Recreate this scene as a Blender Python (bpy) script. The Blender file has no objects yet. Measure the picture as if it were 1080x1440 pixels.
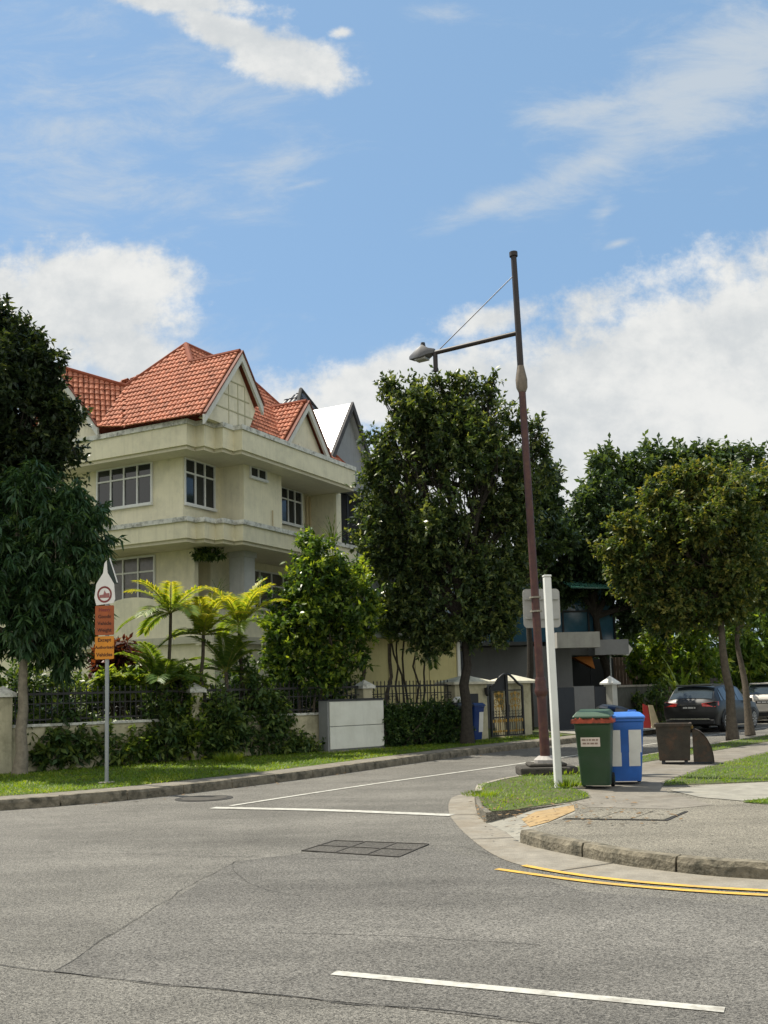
import bpy, bmesh, math, random
import numpy as np
from mathutils import Vector, Matrix, noise as mnoise

# ------------------------------------------------------------------ camera, sky, sun, exposure
SC = bpy.context.scene
COL = SC.collection
FOC, CX, CY, PITCH, ROLL, EYE = 1400.0, 540.0, 824.0, 0.1048, -0.026, 1.6
_c, _s = math.cos(ROLL), math.sin(ROLL)
FWD = Vector((0, math.cos(PITCH), math.sin(PITCH)))
_R0, _D0 = Vector((1, 0, 0)), Vector((0, math.sin(PITCH), -math.cos(PITCH)))
RGT = _R0*_c - _D0*_s
DWN = _D0*_c + _R0*_s
cam = bpy.data.objects.new('camera', bpy.data.cameras.new('camera'))
COL.objects.link(cam)
m = Matrix((RGT, -DWN, -FWD)).transposed().to_4x4()
m.translation = Vector((0, 0, EYE))
cam.matrix_world = m
cam.data.sensor_fit = 'HORIZONTAL'
cam.data.sensor_width = 36.0
cam.data.lens = FOC/1080*36
cam.data.shift_y = (CY-720)/1080        # lens shift: the frame is cut a little low, as in the photo
cam.data.clip_end = 5000
SC.camera = cam
SC.view_settings.view_transform = 'Standard'
SC.view_settings.look = 'None'
SC.view_settings.gamma = 1
SC.view_settings.exposure = 0.85
SC.cycles.max_bounces = 8
SC.cycles.transparent_max_bounces = 12
SC.cycles.sample_clamp_indirect = 4

SUN_EL, SUN_AZ = math.radians(58), math.radians(-56)      # azimuth from +Y towards +X
SUNDIR = Vector((math.sin(SUN_AZ)*math.cos(SUN_EL), math.cos(SUN_AZ)*math.cos(SUN_EL), math.sin(SUN_EL)))
sl = bpy.data.lights.new('sun', 'SUN')
sl.energy = 4.2
sl.angle = math.radians(0.55)
sl.color = (1.0, 0.93, 0.80)
so = bpy.data.objects.new('sun', sl)
so.rotation_euler = SUNDIR.to_track_quat('Z', 'Y').to_euler()
so.location = (0, 0, 40)
COL.objects.link(so)

def ray(px, py):
    return RGT*((px-CX)/FOC) + DWN*((py-CY)/FOC) + FWD

def build_world():
    w = bpy.data.worlds.new('World')
    SC.world = w
    w.use_nodes = True
    nt = w.node_tree
    N, L = nt.nodes, nt.links
    N.clear()
    out = N.new('ShaderNodeOutputWorld')
    bg = N.new('ShaderNodeBackground')
    STR = 0.10
    bg.inputs['Strength'].default_value = STR
    L.new(bg.outputs[0], out.inputs[0])
    sky = N.new('ShaderNodeTexSky')
    sky.sky_type = 'NISHITA'
    sky.sun_disc = False
    sky.sun_elevation = SUN_EL
    sky.sun_rotation = SUN_AZ
    sky.air_density = 1.0
    sky.dust_density = 0.6
    sky.ozone_density = 2.2
    def val(x): return x if hasattr(x, 'is_linked') else None
    def mth(op, a, b=None, c=None, clamp=False):
        n = N.new('ShaderNodeMath'); n.operation = op; n.use_clamp = clamp
        for i, v in enumerate((a, b, c)):
            if v is None: continue
            if isinstance(v, (int, float)): n.inputs[i].default_value = v
            else: L.new(v, n.inputs[i])
        return n.outputs[0]
    def smooth(v, a, b):
        n = N.new('ShaderNodeMapRange'); n.interpolation_type = 'SMOOTHSTEP'
        L.new(v, n.inputs[0]); n.inputs[1].default_value = a; n.inputs[2].default_value = b
        return n.outputs[0]
    tc = N.new('ShaderNodeTexCoord')
    sx = N.new('ShaderNodeSeparateXYZ'); L.new(tc.outputs['Generated'], sx.inputs[0])
    y = mth('MAXIMUM', sx.outputs[1], 0.12)
    u = mth('DIVIDE', sx.outputs[0], y)
    v = mth('DIVIDE', sx.outputs[2], y)
    cb = N.new('ShaderNodeCombineXYZ'); L.new(u, cb.inputs[0]); L.new(v, cb.inputs[1])
    uv = cb.outputs[0]
    def noise(vec, scale, detail, rough, off=(0, 0, 0), stretch=(1, 1, 1), rot=0, dist=0):
        mp = N.new('ShaderNodeMapping'); L.new(vec, mp.inputs[0])
        mp.inputs['Location'].default_value = off; mp.inputs['Scale'].default_value = stretch
        mp.inputs['Rotation'].default_value = (0, 0, rot)
        n = N.new('ShaderNodeTexNoise'); L.new(mp.outputs[0], n.inputs['Vector'])
        n.inputs['Scale'].default_value = scale; n.inputs['Detail'].default_value = detail
        n.inputs['Roughness'].default_value = rough; n.inputs['Distortion'].default_value = dist
        return n.outputs[0]
    # warp so cloud outlines are ragged
    def blob(px, py, rx, ry, rot, amp):
        d = ray(px, py)
        mp = N.new('ShaderNodeMapping'); mp.vector_type = 'TEXTURE'
        L.new(uv, mp.inputs[0])
        mp.inputs['Location'].default_value = (d.x/d.y, d.z/d.y, 0)
        mp.inputs['Rotation'].default_value = (0, 0, math.radians(rot))
        mp.inputs['Scale'].default_value = (rx/FOC, ry/FOC, 1)
        ln = N.new('ShaderNodeVectorMath'); ln.operation = 'LENGTH'; L.new(mp.outputs[0], ln.inputs[0])
        return mth('MULTIPLY', mth('SUBTRACT', 1.0, ln.outputs['Value']), amp)
    def union(bl):
        o = bl[0]
        for b in bl[1:]: o = mth('MAXIMUM', o, b)
        return mth('MAXIMUM', o, -1.0)
    n1 = noise(uv, 13.0, 9, 0.66, (3.1, 1.7, 0), (1, 1.25, 1))
    n2 = noise(uv, 26.0, 8, 0.65, (7.3, 2.2, 0))
    nz = mth('ADD', mth('MULTIPLY', mth('SUBTRACT', n1, 0.5), 2.3), mth('MULTIPLY', mth('SUBTRACT', n2, 0.5), 1.9))
    cum = union([blob(405, 88, 120, 56, -12, 1.0), blob(320, 45, 125, 42, -28, .95), blob(250, 0, 170, 30, -8, .9),
                 blob(120, 415, 200, 100, -4, 1.1), blob(-20, 450, 230, 130, 0, 1.1), blob(185, 500, 120, 70, -40, .8),
                 blob(1010, 560, 480, 235, 17, 1.4), blob(780, 640, 380, 200, 12, 1.3), blob(560, 545, 230, 75, 8, 1.0),
                 blob(690, 447, 95, 32, 10, .75), blob(440, 570, 190, 80, 0, .6), blob(480, 45, 24, 13, 0, .6),
                 blob(1200, 620, 560, 300, 12, 1.5)])
    dens = smooth(mth('ADD', cum, mth('MULTIPLY', nz, 0.46)), 0.0, 0.50)
    # high thin streaks
    n3 = noise(uv, 7.0, 8, 0.68, (0.4, 5.0, 0), (1, 2.6, 1), math.radians(-22), 0.35)
    wis = union([blob(1010, 110, 330, 150, 24, .9), blob(830, 230, 210, 62, 26, .85), blob(690, 285, 140, 30, 20, .7),
                 blob(830, 150, 150, 45, 4, .8), blob(850, 300, 26, 80, -22, .45), blob(870, 342, 34, 9, 14, .7),
                 blob(120, 180, 420, 300, 20, .42), blob(395, 235, 110, 70, 40, .42), blob(40, 560, 340, 200, 0, .95),
                 blob(620, 20, 70, 30, 0, .4), blob(130, 78, 26, 12, 30, .5), blob(420, 262, 70, 9, 13, .45)])
    wden = mth('MULTIPLY', smooth(mth('ADD', wis, mth('MULTIPLY', mth('SUBTRACT', n3, 0.5), 2.0)), 0.0, 0.95), 0.72)
    # low bright band of haze towards the horizon
    hz = smooth(v, 0.42, -0.02)
    # elsewhere on the dome (behind the viewer) the cloud is an added fill, mixed in last
    # cloud self-shading
    n4 = noise(uv, 6.0, 8, 0.6, (3.1, 1.66, 0), (1, 1.6, 1))
    shade = smooth(mth('ADD', n4, mth('MULTIPLY', mth('SUBTRACT', n2, .5), .5)), 0.30, 0.68)
    k = 1.0/STR
    cr = N.new('ShaderNodeMix'); cr.data_type = 'RGBA'
    L.new(shade, cr.inputs[0])
    cr.inputs[6].default_value = (0.360*k, 0.378*k, 0.388*k, 1)
    cr.inputs[7].default_value = (0.475*k, 0.478*k, 0.468*k, 1)
    # sky colour: Nishita, a little deeper
    tint = N.new('ShaderNodeMix'); tint.data_type = 'RGBA'; tint.blend_type = 'MULTIPLY'
    tint.inputs[0].default_value = 1.0
    L.new(sky.outputs[0], tint.inputs[6]); tint.inputs[7].default_value = SKYTINT
    def mixc(f, a, b):
        n = N.new('ShaderNodeMix'); n.data_type = 'RGBA'; L.new(f, n.inputs[0])
        L.new(a, n.inputs[6])
        if isinstance(b, tuple): n.inputs[7].default_value = b
        else: L.new(b, n.inputs[7])
        return n.outputs[2]
    c0 = mixc(mth('ADD', 0.0, 0.72), tint.outputs[2], (0.150*k, 0.250*k, 0.372*k, 1))
    c1 = mixc(mth('MULTIPLY', hz, 0.45), c0, (0.30*k, 0.355*k, 0.40*k, 1))
    c2 = mixc(wden, c1, (0.36*k, 0.385*k, 0.40*k, 1))
    c3 = mixc(dens, c2, cr.outputs[2])
    # bright broken cloud added over the unseen sky behind the viewer, for fill light
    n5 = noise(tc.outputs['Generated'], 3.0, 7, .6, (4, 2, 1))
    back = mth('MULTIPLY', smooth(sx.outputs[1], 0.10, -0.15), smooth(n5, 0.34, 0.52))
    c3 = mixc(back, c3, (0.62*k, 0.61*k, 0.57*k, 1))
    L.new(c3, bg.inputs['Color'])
SKYTINT = (0.92, 0.98, 1.02, 1)
build_world()

# ------------------------------------------------------------------ helpers
def P(px, py, Y):
    d = ray(px, py); k = Y/d.y
    return Vector((d.x*k, Y, EYE+d.z*k))
def G(px, py, z=0.0):
    d = ray(px, py); k = (z-EYE)/d.z
    return Vector((d.x*k, d.y*k, z))

class MB:
    def __init__(self): self.v = []; self.f = []; self.m = []; self.mi = 0
    def add(self, vs, fs, mi=None):
        o = len(self.v); self.v += [tuple(p) for p in vs]
        self.f += [tuple(i+o for i in f) for f in fs]
        self.m += [self.mi if mi is None else mi]*len(fs)
        return self
    def box(self, c, s, rz=0.0, mi=None, taper=1.0):
        x, y, z = s[0]/2, s[1]/2, s[2]/2
        ca, sa = math.cos(rz), math.sin(rz)
        vs = []
        for sz in (-1, 1):
            t = taper if sz > 0 else 1
            for a, b in ((-1, -1), (1, -1), (1, 1), (-1, 1)):
                X, Y = a*x*t, b*y*t
                vs.append((c[0]+X*ca-Y*sa, c[1]+X*sa+Y*ca, c[2]+sz*z))
        return self.add(vs, [(0,3,2,1),(4,5,6,7),(0,1,5,4),(1,2,6,5),(2,3,7,6),(3,0,4,7)], mi)
    def b2(self, x0, x1, y0, y1, z0, z1, mi=None):
        return self.box(((x0+x1)/2,(y0+y1)/2,(z0+z1)/2),(abs(x1-x0),abs(y1-y0),abs(z1-z0)),0,mi)
    def bar(self, p, q, w, h=None, mi=None, up=(0,0,1)):
        p, q = Vector(p), Vector(q); h = h or w
        d = (q-p).normalized(); u = Vector(up)
        s = d.cross(u)
        if s.length < 1e-4: s = d.cross(Vector((1,0,0)))
        s.normalize(); t = s.cross(d)
        vs = []
        for b in (p, q):
            for a, c in ((-1,-1),(1,-1),(1,1),(-1,1)): vs.append(b+s*(a*w/2)+t*(c*h/2))
        return self.add(vs, [(0,3,2,1),(4,5,6,7),(0,1,5,4),(1,2,6,5),(2,3,7,6),(3,0,4,7)], mi)
    def tube(self, pts, rad, n=8, cap=True, mi=None):
        pts = [Vector(p) for p in pts]
        if isinstance(rad, (int, float)): rad = [rad]*len(pts)
        vs, fs = [], []
        ref = None
        for i, p in enumerate(pts):
            d = (pts[min(i+1, len(pts)-1)]-pts[max(i-1, 0)]).normalized()
            if ref is None:
                ref = d.cross(Vector((0,0,1)))
                if ref.length < 1e-3: ref = d.cross(Vector((1,0,0)))
            a = (ref-d*ref.dot(d)).normalized(); ref = a; b = d.cross(a)
            for k in range(n):
                th = 2*math.pi*k/n
                vs.append(p+a*(rad[i]*math.cos(th))+b*(rad[i]*math.sin(th)))
        for i in range(len(pts)-1):
            for k in range(n):
                fs.append((i*n+k, i*n+(k+1)%n, (i+1)*n+(k+1)%n, (i+1)*n+k))
        if cap:
            fs.append(tuple(range(n))[::-1]); fs.append(tuple((len(pts)-1)*n+k for k in range(n)))
        return self.add(vs, fs, mi)
    def prism(self, pts, z0, z1, mi=None):
        n = len(pts)
        area = sum(pts[i][0]*pts[(i+1)%n][1]-pts[(i+1)%n][0]*pts[i][1] for i in range(n))
        if area < 0: pts = pts[::-1]
        vs = [(p[0],p[1],z0) for p in pts]+[(p[0],p[1],z1) for p in pts]
        fs = [tuple(range(n))[::-1], tuple(range(n,2*n))]+[(i,(i+1)%n,n+(i+1)%n,n+i) for i in range(n)]
        return self.add(vs, fs, mi)
    def extr(self, pts, off, mi=None):       # 3D polygon extruded by a vector
        n = len(pts); off = Vector(off); pts = [Vector(p) for p in pts]
        vs = pts+[p+off for p in pts]
        fs = [tuple(range(n)), tuple(range(n,2*n))[::-1]]+[(i,n+i,n+(i+1)%n,(i+1)%n) for i in range(n)]
        return self.add(vs, fs, mi)
    def pyr(self, c, sx, sy, h, rz=0, mi=None):
        ca, sa = math.cos(rz), math.sin(rz); vs = []
        for a, b in ((-1,-1),(1,-1),(1,1),(-1,1)):
            X, Y = a*sx/2, b*sy/2; vs.append((c[0]+X*ca-Y*sa, c[1]+X*sa+Y*ca, c[2]))
        vs.append((c[0],c[1],c[2]+h))
        return self.add(vs, [(3,2,1,0),(0,1,4),(1,2,4),(2,3,4),(3,0,4)], mi)

def obj(name, mb, mat, parent=None, smooth=False, bevel=0):
    me = bpy.data.meshes.new(name)
    me.from_pydata(mb.v, [], mb.f)
    mats = mat if isinstance(mat, (list, tuple)) else [mat]
    for a in mats: me.materials.append(a)
    if len(mats) > 1: me.polygons.foreach_set('material_index', mb.m)
    bm = bmesh.new(); bm.from_mesh(me); bmesh.ops.recalc_face_normals(bm, faces=bm.faces); bm.to_mesh(me); bm.free()
    if smooth:
        me.polygons.foreach_set('use_smooth', [True]*len(me.polygons))
        me.set_sharp_from_angle(angle=math.radians(40))
    me.update()
    o = bpy.data.objects.new(name, me); COL.objects.link(o)
    if parent: o.parent = parent
    if bevel:
        b = o.modifiers.new('bevel', 'BEVEL'); b.width = bevel; b.segments = 2; b.limit_method = 'ANGLE'
    return o
def tag(o, label=None, cat=None, group=None, kind=None):
    if label: o['label'] = label
    if cat: o['category'] = cat
    if group: o['group'] = group
    if kind: o['kind'] = kind
    return o
def thing(name, label, cat, loc=(0,0,0), rz=0, group=None):
    o = bpy.data.objects.new(name, None); o.empty_display_size = .2
    o.location = loc; o.rotation_euler = (0,0,rz); COL.objects.link(o)
    return tag(o, label, cat, group)
def struct(name, mb, mat): return tag(obj(name, mb, mat), kind='structure')
def copy_tree(o, parent=None):
    c = o.copy(); COL.objects.link(c); c.parent = parent
    for ch in list(o.children): copy_tree(ch, c)
    return c
def text(body, name, parent, size, mat, loc, rot, extrude=.001, align='CENTER'):
    cu = bpy.data.curves.new(name, 'FONT'); cu.body = body; cu.size = size; cu.extrude = extrude; cu.offset = size*.022
    cu.align_x = align; cu.align_y = 'CENTER'; cu.space_line = .82; cu.resolution_u = 2
    t = bpy.data.objects.new('tmp', cu); COL.objects.link(t)
    dg = bpy.context.evaluated_depsgraph_get(); dg.update()
    me = bpy.data.meshes.new_from_object(t.evaluated_get(dg))
    bpy.data.objects.remove(t)
    me.materials.clear(); me.materials.append(mat)
    o = bpy.data.objects.new(name, me); COL.objects.link(o); o.parent = parent
    o.location = loc; o.rotation_euler = rot
    return o

# ------------------------------------------------------------------ materials
def mat(name, base, rough=.8, var=.12, scale=5, detail=6, bump=0, bscale=60, metal=0, spec=.35, streak=0, dirt=None, dscale=2, damt=.5, world=False, coat=0):
    m = bpy.data.materials.new(name); m.use_nodes = True
    nt = m.node_tree; N, L = nt.nodes, nt.links
    b = N['Principled BSDF']; b.inputs['Roughness'].default_value = rough; b.inputs['Metallic'].default_value = metal
    b.inputs['Specular IOR Level'].default_value = spec; b.inputs['Coat Weight'].default_value = coat
    tc = N.new('ShaderNodeTexCoord')
    co = tc.outputs['Object']
    n = N.new('ShaderNodeTexNoise'); n.inputs['Scale'].default_value = scale; n.inputs['Detail'].default_value = detail
    n.inputs['Roughness'].default_value = .65
    L.new(co, n.inputs['Vector'])
    mr = N.new('ShaderNodeMapRange'); mr.inputs[1].default_value = .3; mr.inputs[2].default_value = .7
    mr.inputs[3].default_value = 1-var; mr.inputs[4].default_value = 1+var
    L.new(n.outputs[0], mr.inputs[0])
    mx = N.new('ShaderNodeVectorMath'); mx.operation = 'SCALE'; mx.inputs[0].default_value = base
    L.new(mr.outputs[0], mx.inputs['Scale'])
    c = mx.outputs[0]
    def layer(c, col, vec_scale, sc, lo, hi, amt, off):
        mp = N.new('ShaderNodeMapping'); mp.inputs['Scale'].default_value = vec_scale; mp.inputs['Location'].default_value = off
        L.new(co, mp.inputs[0])
        s = N.new('ShaderNodeTexNoise'); s.inputs['Scale'].default_value = sc; s.inputs['Detail'].default_value = 6; s.inputs['Roughness'].default_value = .7
        L.new(mp.outputs[0], s.inputs['Vector'])
        r = N.new('ShaderNodeMapRange'); r.inputs[1].default_value = lo; r.inputs[2].default_value = hi; r.inputs[4].default_value = amt
        L.new(s.outputs[0], r.inputs[0])
        x = N.new('ShaderNodeMix'); x.data_type = 'RGBA'; L.new(r.outputs[0], x.inputs[0]); L.new(c, x.inputs[6]); x.inputs[7].default_value = (*col, 1)
        return x.outputs[2]
    if streak: c = layer(c, tuple(k*.45 for k in base), (1,1,.08), 9, .5, .72, streak, (3,1,0))
    if dirt: c = layer(c, dirt, (1,1,1), dscale, .48, .66, damt, (7,5,2))
    L.new(c, b.inputs['Base Color'])
    if bump:
        n2 = N.new('ShaderNodeTexNoise'); n2.inputs['Scale'].default_value = bscale; n2.inputs['Detail'].default_value = 5
        L.new(co, n2.inputs['Vector'])
        bp = N.new('ShaderNodeBump'); bp.inputs['Strength'].default_value = bump; bp.inputs['Distance'].default_value = .02
        L.new(n2.outputs[0], bp.inputs['Height']); L.new(bp.outputs[0], b.inputs['Normal'])
    return m
def asphalt(name, base, specks=.5, seed=0):
    m = bpy.data.materials.new(name); m.use_nodes = True
    nt = m.node_tree; N, L = nt.nodes, nt.links
    b = N['Principled BSDF']; b.inputs['Roughness'].default_value = .85; b.inputs['Specular IOR Level'].default_value = .3
    tc = N.new('ShaderNodeTexCoord'); co = tc.outputs['Object']
    def nz(s, d, r, off=0, st=(1,1,1), rot=0):
        mp = N.new('ShaderNodeMapping'); mp.inputs['Location'].default_value = (off+seed, off, 0); mp.inputs['Scale'].default_value = st
        mp.inputs['Rotation'].default_value = (0,0,rot)
        L.new(co, mp.inputs[0])
        n = N.new('ShaderNodeTexNoise'); n.inputs['Scale'].default_value = s; n.inputs['Detail'].default_value = d; n.inputs['Roughness'].default_value = r
        L.new(mp.outputs[0], n.inputs['Vector']); return n.outputs[0]
    def rng(x, a, b_, c, d):
        r = N.new('ShaderNodeMapRange'); L.new(x, r.inputs[0])
        for i, q in enumerate((a, b_, c, d)): r.inputs[i+1].default_value = q
        return r.outputs[0]
    def mul(a, b_):
        q = N.new('ShaderNodeMath'); q.operation = 'MULTIPLY'; L.new(a, q.inputs[0]); L.new(b_, q.inputs[1]); return q.outputs[0]
    vo = N.new('ShaderNodeTexVoronoi'); vo.inputs['Scale'].default_value = 125; L.new(co, vo.inputs['Vector'])
    wn = N.new('ShaderNodeSeparateColor'); L.new(vo.outputs['Color'], wn.inputs[0])
    f = rng(wn.outputs[0], 0, 1, 1-specks, 1+specks)
    f = mul(f, rng(nz(38, 4, .7, 3), .3, .7, .74, 1.26))
    f = mul(f, rng(nz(.7, 7, .68, 1), .3, .7, .8, 1.17))
    f = mul(f, rng(nz(.5, 5, .6, 9, (.35, 2.2, 1), math.radians(22)), .35, .7, 1.15, .80))
    sp = nz(3.2, 6, .75, 6)
    f = mul(f, rng(sp, .60, .74, 1, .66))
    f = mul(f, rng(nz(1.5, 8, .8, 13, (.5,1.4,1), math.radians(-30)), .30, .72, .86, 1.16))
    f = mul(f, rng(nz(.23, 3, .5, 17), .35, .65, .93, 1.08))
    v = N.new('ShaderNodeVectorMath'); v.operation = 'SCALE'; v.inputs[0].default_value = base; L.new(f, v.inputs['Scale'])
    L.new(v.outputs[0], b.inputs['Base Color'])
    bp = N.new('ShaderNodeBump'); bp.inputs['Strength'].default_value = .6; bp.inputs['Distance'].default_value = .012
    L.new(vo.outputs['Distance'], bp.inputs['Height']); L.new(bp.outputs[0], b.inputs['Normal'])
    return m
LEAFK = 1.65
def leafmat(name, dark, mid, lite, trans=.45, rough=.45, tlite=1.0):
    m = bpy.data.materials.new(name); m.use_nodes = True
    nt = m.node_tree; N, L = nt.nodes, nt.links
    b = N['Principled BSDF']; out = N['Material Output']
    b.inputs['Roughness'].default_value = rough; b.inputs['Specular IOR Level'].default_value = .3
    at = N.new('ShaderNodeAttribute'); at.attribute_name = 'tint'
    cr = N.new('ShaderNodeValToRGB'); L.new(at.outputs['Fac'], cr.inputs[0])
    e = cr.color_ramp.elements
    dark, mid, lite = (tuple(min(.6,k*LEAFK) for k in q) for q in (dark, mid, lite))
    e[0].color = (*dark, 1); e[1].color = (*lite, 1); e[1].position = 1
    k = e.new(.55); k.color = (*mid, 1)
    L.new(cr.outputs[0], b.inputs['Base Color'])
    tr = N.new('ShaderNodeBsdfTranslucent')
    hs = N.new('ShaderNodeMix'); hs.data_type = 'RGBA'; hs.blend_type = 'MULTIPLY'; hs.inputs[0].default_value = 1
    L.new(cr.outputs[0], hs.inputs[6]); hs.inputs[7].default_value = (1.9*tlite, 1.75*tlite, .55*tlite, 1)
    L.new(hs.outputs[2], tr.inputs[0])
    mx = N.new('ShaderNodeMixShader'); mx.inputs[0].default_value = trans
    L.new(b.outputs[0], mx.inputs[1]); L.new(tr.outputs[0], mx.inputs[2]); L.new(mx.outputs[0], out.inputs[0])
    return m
def glassmat(name, col, rough=.06):
    m = mat(name, col, rough=rough, var=.25, scale=1.2, spec=.6); return m

CREAM = mat('cream_paint', (.73,.685,.50), .85, .05, 3, bump=.1, streak=.26, dirt=(.42,.41,.31), dscale=1.4, damt=.35)
CREAMW = mat('weathered_white_coping', (.62,.62,.56), .9, .12, 8, bump=.4, bscale=20, dirt=(.12,.12,.10), dscale=5, damt=.75)
WHITE = mat('white_paint', (.74,.74,.70), .6, .05, 4, streak=.15)
FRAMEW = mat('window_frame_white', (.66,.67,.64), .5, .05)
WGLASS = glassmat('dark_window_glass', (.012,.016,.020))
CURT = mat('curtained_glass', (.09,.085,.075), .15, .5, 2, spec=.5)
TERRA = mat('terracotta_tile', (.43,.165,.098), .8, .38, 6, dirt=(.15,.055,.035), dscale=3, damt=.6, spec=.2)
TERRAB = mat('terracotta_underlay', (.22,.06,.03), .9, .2, 6)
RIDGE = mat('dark_ridge_tile', (.16,.055,.035), .8, .35, 9)
CONC = mat('concrete', (.27,.245,.20), .9, .2, 6, bump=.4, bscale=70, dirt=(.10,.09,.07), dscale=1.6, damt=.5)
KERB = mat('weathered_kerb_concrete', (.17,.15,.11), .95, .4, 7, bump=1, bscale=26, dirt=(.035,.035,.025), dscale=5, damt=.85)
DARKIRON = mat('black_iron', (.012,.012,.012), .5, .2, 10, spec=.5)
GREYW = mat('grey_render', (.15,.155,.158), .85, .08, 2, streak=.2)
DKGREY = mat('charcoal_paint', (.030,.033,.038), .7, .1, 3)
SLABG = mat('pale_concrete_beam', (.33,.33,.31), .85, .1, 3, streak=.25)
BARK = mat('bark', (.085,.07,.052), .95, .35, 12, bump=.8, bscale=30)
BARKD = mat('dark_bark', (.035,.03,.024), .95, .35, 12, bump=.8, bscale=30)
BARKP = mat('pale_bark', (.20,.175,.13), .95, .3, 10, bump=.7, bscale=30)
LINEW = mat('road_paint_white', (.40,.395,.355), .85, .16, 18, dirt=(.19,.175,.15), dscale=7, damt=.75)
LINEY = mat('road_paint_yellow', (.52,.32,.055), .85, .14, 18, dirt=(.24,.19,.11), dscale=6, damt=.7)
exec_order = None

# ------------------------------------------------------------------ ground, roads, verges
SOIL = mat('soil_and_turf', (.060,.080,.022), 1, .35, 3, bump=.6, bscale=30, dirt=(.09,.07,.045), dscale=1.2, damt=.6)
GROUND = mat('far_ground', (.07,.09,.03), 1, .3, .3)
ASPH = asphalt('worn_asphalt', (.128,.122,.107), .7)
ASPHP = asphalt('patched_asphalt', (.112,.107,.096), .72, 5)
AGG = asphalt('exposed_aggregate', (.165,.152,.122), .75, 11)
PATH = mat('footpath_concrete', (.18,.165,.138), .95, .24, 4, bump=.5, bscale=90, dirt=(.12,.10,.075), dscale=1.3, damt=.6)
SLABM = mat('pale_slab_concrete', (.24,.23,.195), .95, .22, 4, bump=.4, bscale=80, dirt=(.2,.18,.14), dscale=1.6, damt=.5)
GUTTER = mat('gutter_concrete', (.215,.197,.163), .95, .22, 5, bump=.5, bscale=60, dirt=(.17,.14,.10), dscale=1.8, damt=.6)
TACT = mat('ochre_paint', (.29,.20,.095), .9, .2, 9, dirt=(.28,.22,.14), dscale=5, damt=.6)
TAR = mat('tar_seam', (.025,.024,.022), .8, .3, 20)
GRATE = mat('cast_iron', (.065,.06,.052), .7, .3, 14, metal=.3)

struct('ground', MB().add([(-1500,-1500,-.06),(1500,-1500,-.06),(1500,2500,-.06),(-1500,2500,-.06)], [(0,1,2,3)]), GROUND)
struct('road', MB().add([(-60,-20,0),(60,-20,0),(60,90,0),(-60,90,0)], [(0,1,2,3)]), ASPH)

def resample(pts, step):
    pts = [Vector((p[0],p[1],0)) for p in pts]
    # Catmull-Rom then uniform steps
    dense = []
    for i in range(len(pts)-1):
        p0, p1, p2, p3 = pts[max(i-1,0)], pts[i], pts[i+1], pts[min(i+2,len(pts)-1)]
        for k in range(12):
            t = k/12
            dense.append(.5*((2*p1)+(p2-p0)*t+(2*p0-5*p1+4*p2-p3)*t*t+(3*p1-p0-3*p2+p3)*t**3))
    dense.append(pts[-1])
    out = [dense[0]]; acc = 0
    for a, b in zip(dense, dense[1:]):
        l = (b-a).length
        if l < 1e-9: continue
        pos = step-acc
        while pos <= l:
            out.append(a+(b-a)*(pos/l)); pos += step
        acc = l-(pos-step)
    out.append(dense[-1])
    return out
def offs(pts, d):
    o = []
    for i, p in enumerate(pts):
        t = (pts[min(i+1,len(pts)-1)]-pts[max(i-1,0)]).normalized()
        o.append(p+Vector((-t.y,t.x,0))*d)
    return o
def ribbon(mb, a, b, za, zb, skip=None):
    vs = [(p.x,p.y,za) for p in a]+[(p.x,p.y,zb) for p in b]; n = len(a)
    mb.add(vs, [(i,i+1,n+i+1,n+i) for i in range(n-1)])
    return mb
rk = random.Random(5)
def kerbstones(pts, d, h, every):
    # solid kerb of cast lengths with chipped edges and open joints; d = inward offset
    mb = MB(); n = len(pts); inn = offs(pts, d)
    i = 0
    while i < n-1:
        j = min(i+every, n-1); seg = range(i, j+1); c = []
        jit = rk.uniform(-.008,.008)
        for q, k in enumerate(seg):
            e = .012 if q in (0, j-i) else 0
            t = (pts[min(k+1,n-1)]-pts[max(k-1,0)]).normalized()*(e*(1 if q == 0 else -1))
            ch = rk.uniform(0,.022) if rk.random() < .6 else 0
            p, r = pts[k]+t, inn[k]+t
            f = (r-p)
            c.append([(p.x,p.y,-.02), (p.x+f.x*.03,p.y+f.y*.03,h-.035-ch), (p.x+f.x*(.16+ch*3),p.y+f.y*(.16+ch*3),h+jit-ch*.25), (r.x,r.y,h+jit), (r.x,r.y,-.02)])
        o = [p for s in c for p in s]; L = len(c)
        fs = [(a*5+b, (a+1)*5+b, (a+1)*5+b+1, a*5+b+1) for a in range(L-1) for b in range(4)]
        fs += [(0,1,2,3,4), tuple((L-1)*5+b for b in (4,3,2,1,0))]
        mb.add(o, fs); i = j
    return mb

LK = resample([(-22,10.2),(-14,11.9),(-9,13.4),(-5.7,14.82),(-4.63,15.45),(-3.73,16.19),(-2.33,17.86),(-1.19,19.43),(1.95,24.2),(4.13,26.98),(6.38,29.8),(14,39.7),(34,65.5)], .15)
struct('kerb', kerbstones(LK, .15, .15, 7), KERB)
LKi = offs(LK, .15)
vg = MB(); vg.prism([(p.x,p.y) for p in LKi[::3]]+[(34,90),(-60,90),(-60,10.2)], -.04, .135)
struct('verge', vg, SOIL)
wid = [min(.55,max(.3,.3+.012*i)) for i in range(len(LK))]
LK2 = [a+(b-a).normalized()*wid[i] for i, (a, b) in enumerate(zip(LKi, offs(LK, .5)))]
struct('kerb_strip', ribbon(MB(), LKi, LK2, .141, .146), PATH)

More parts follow.
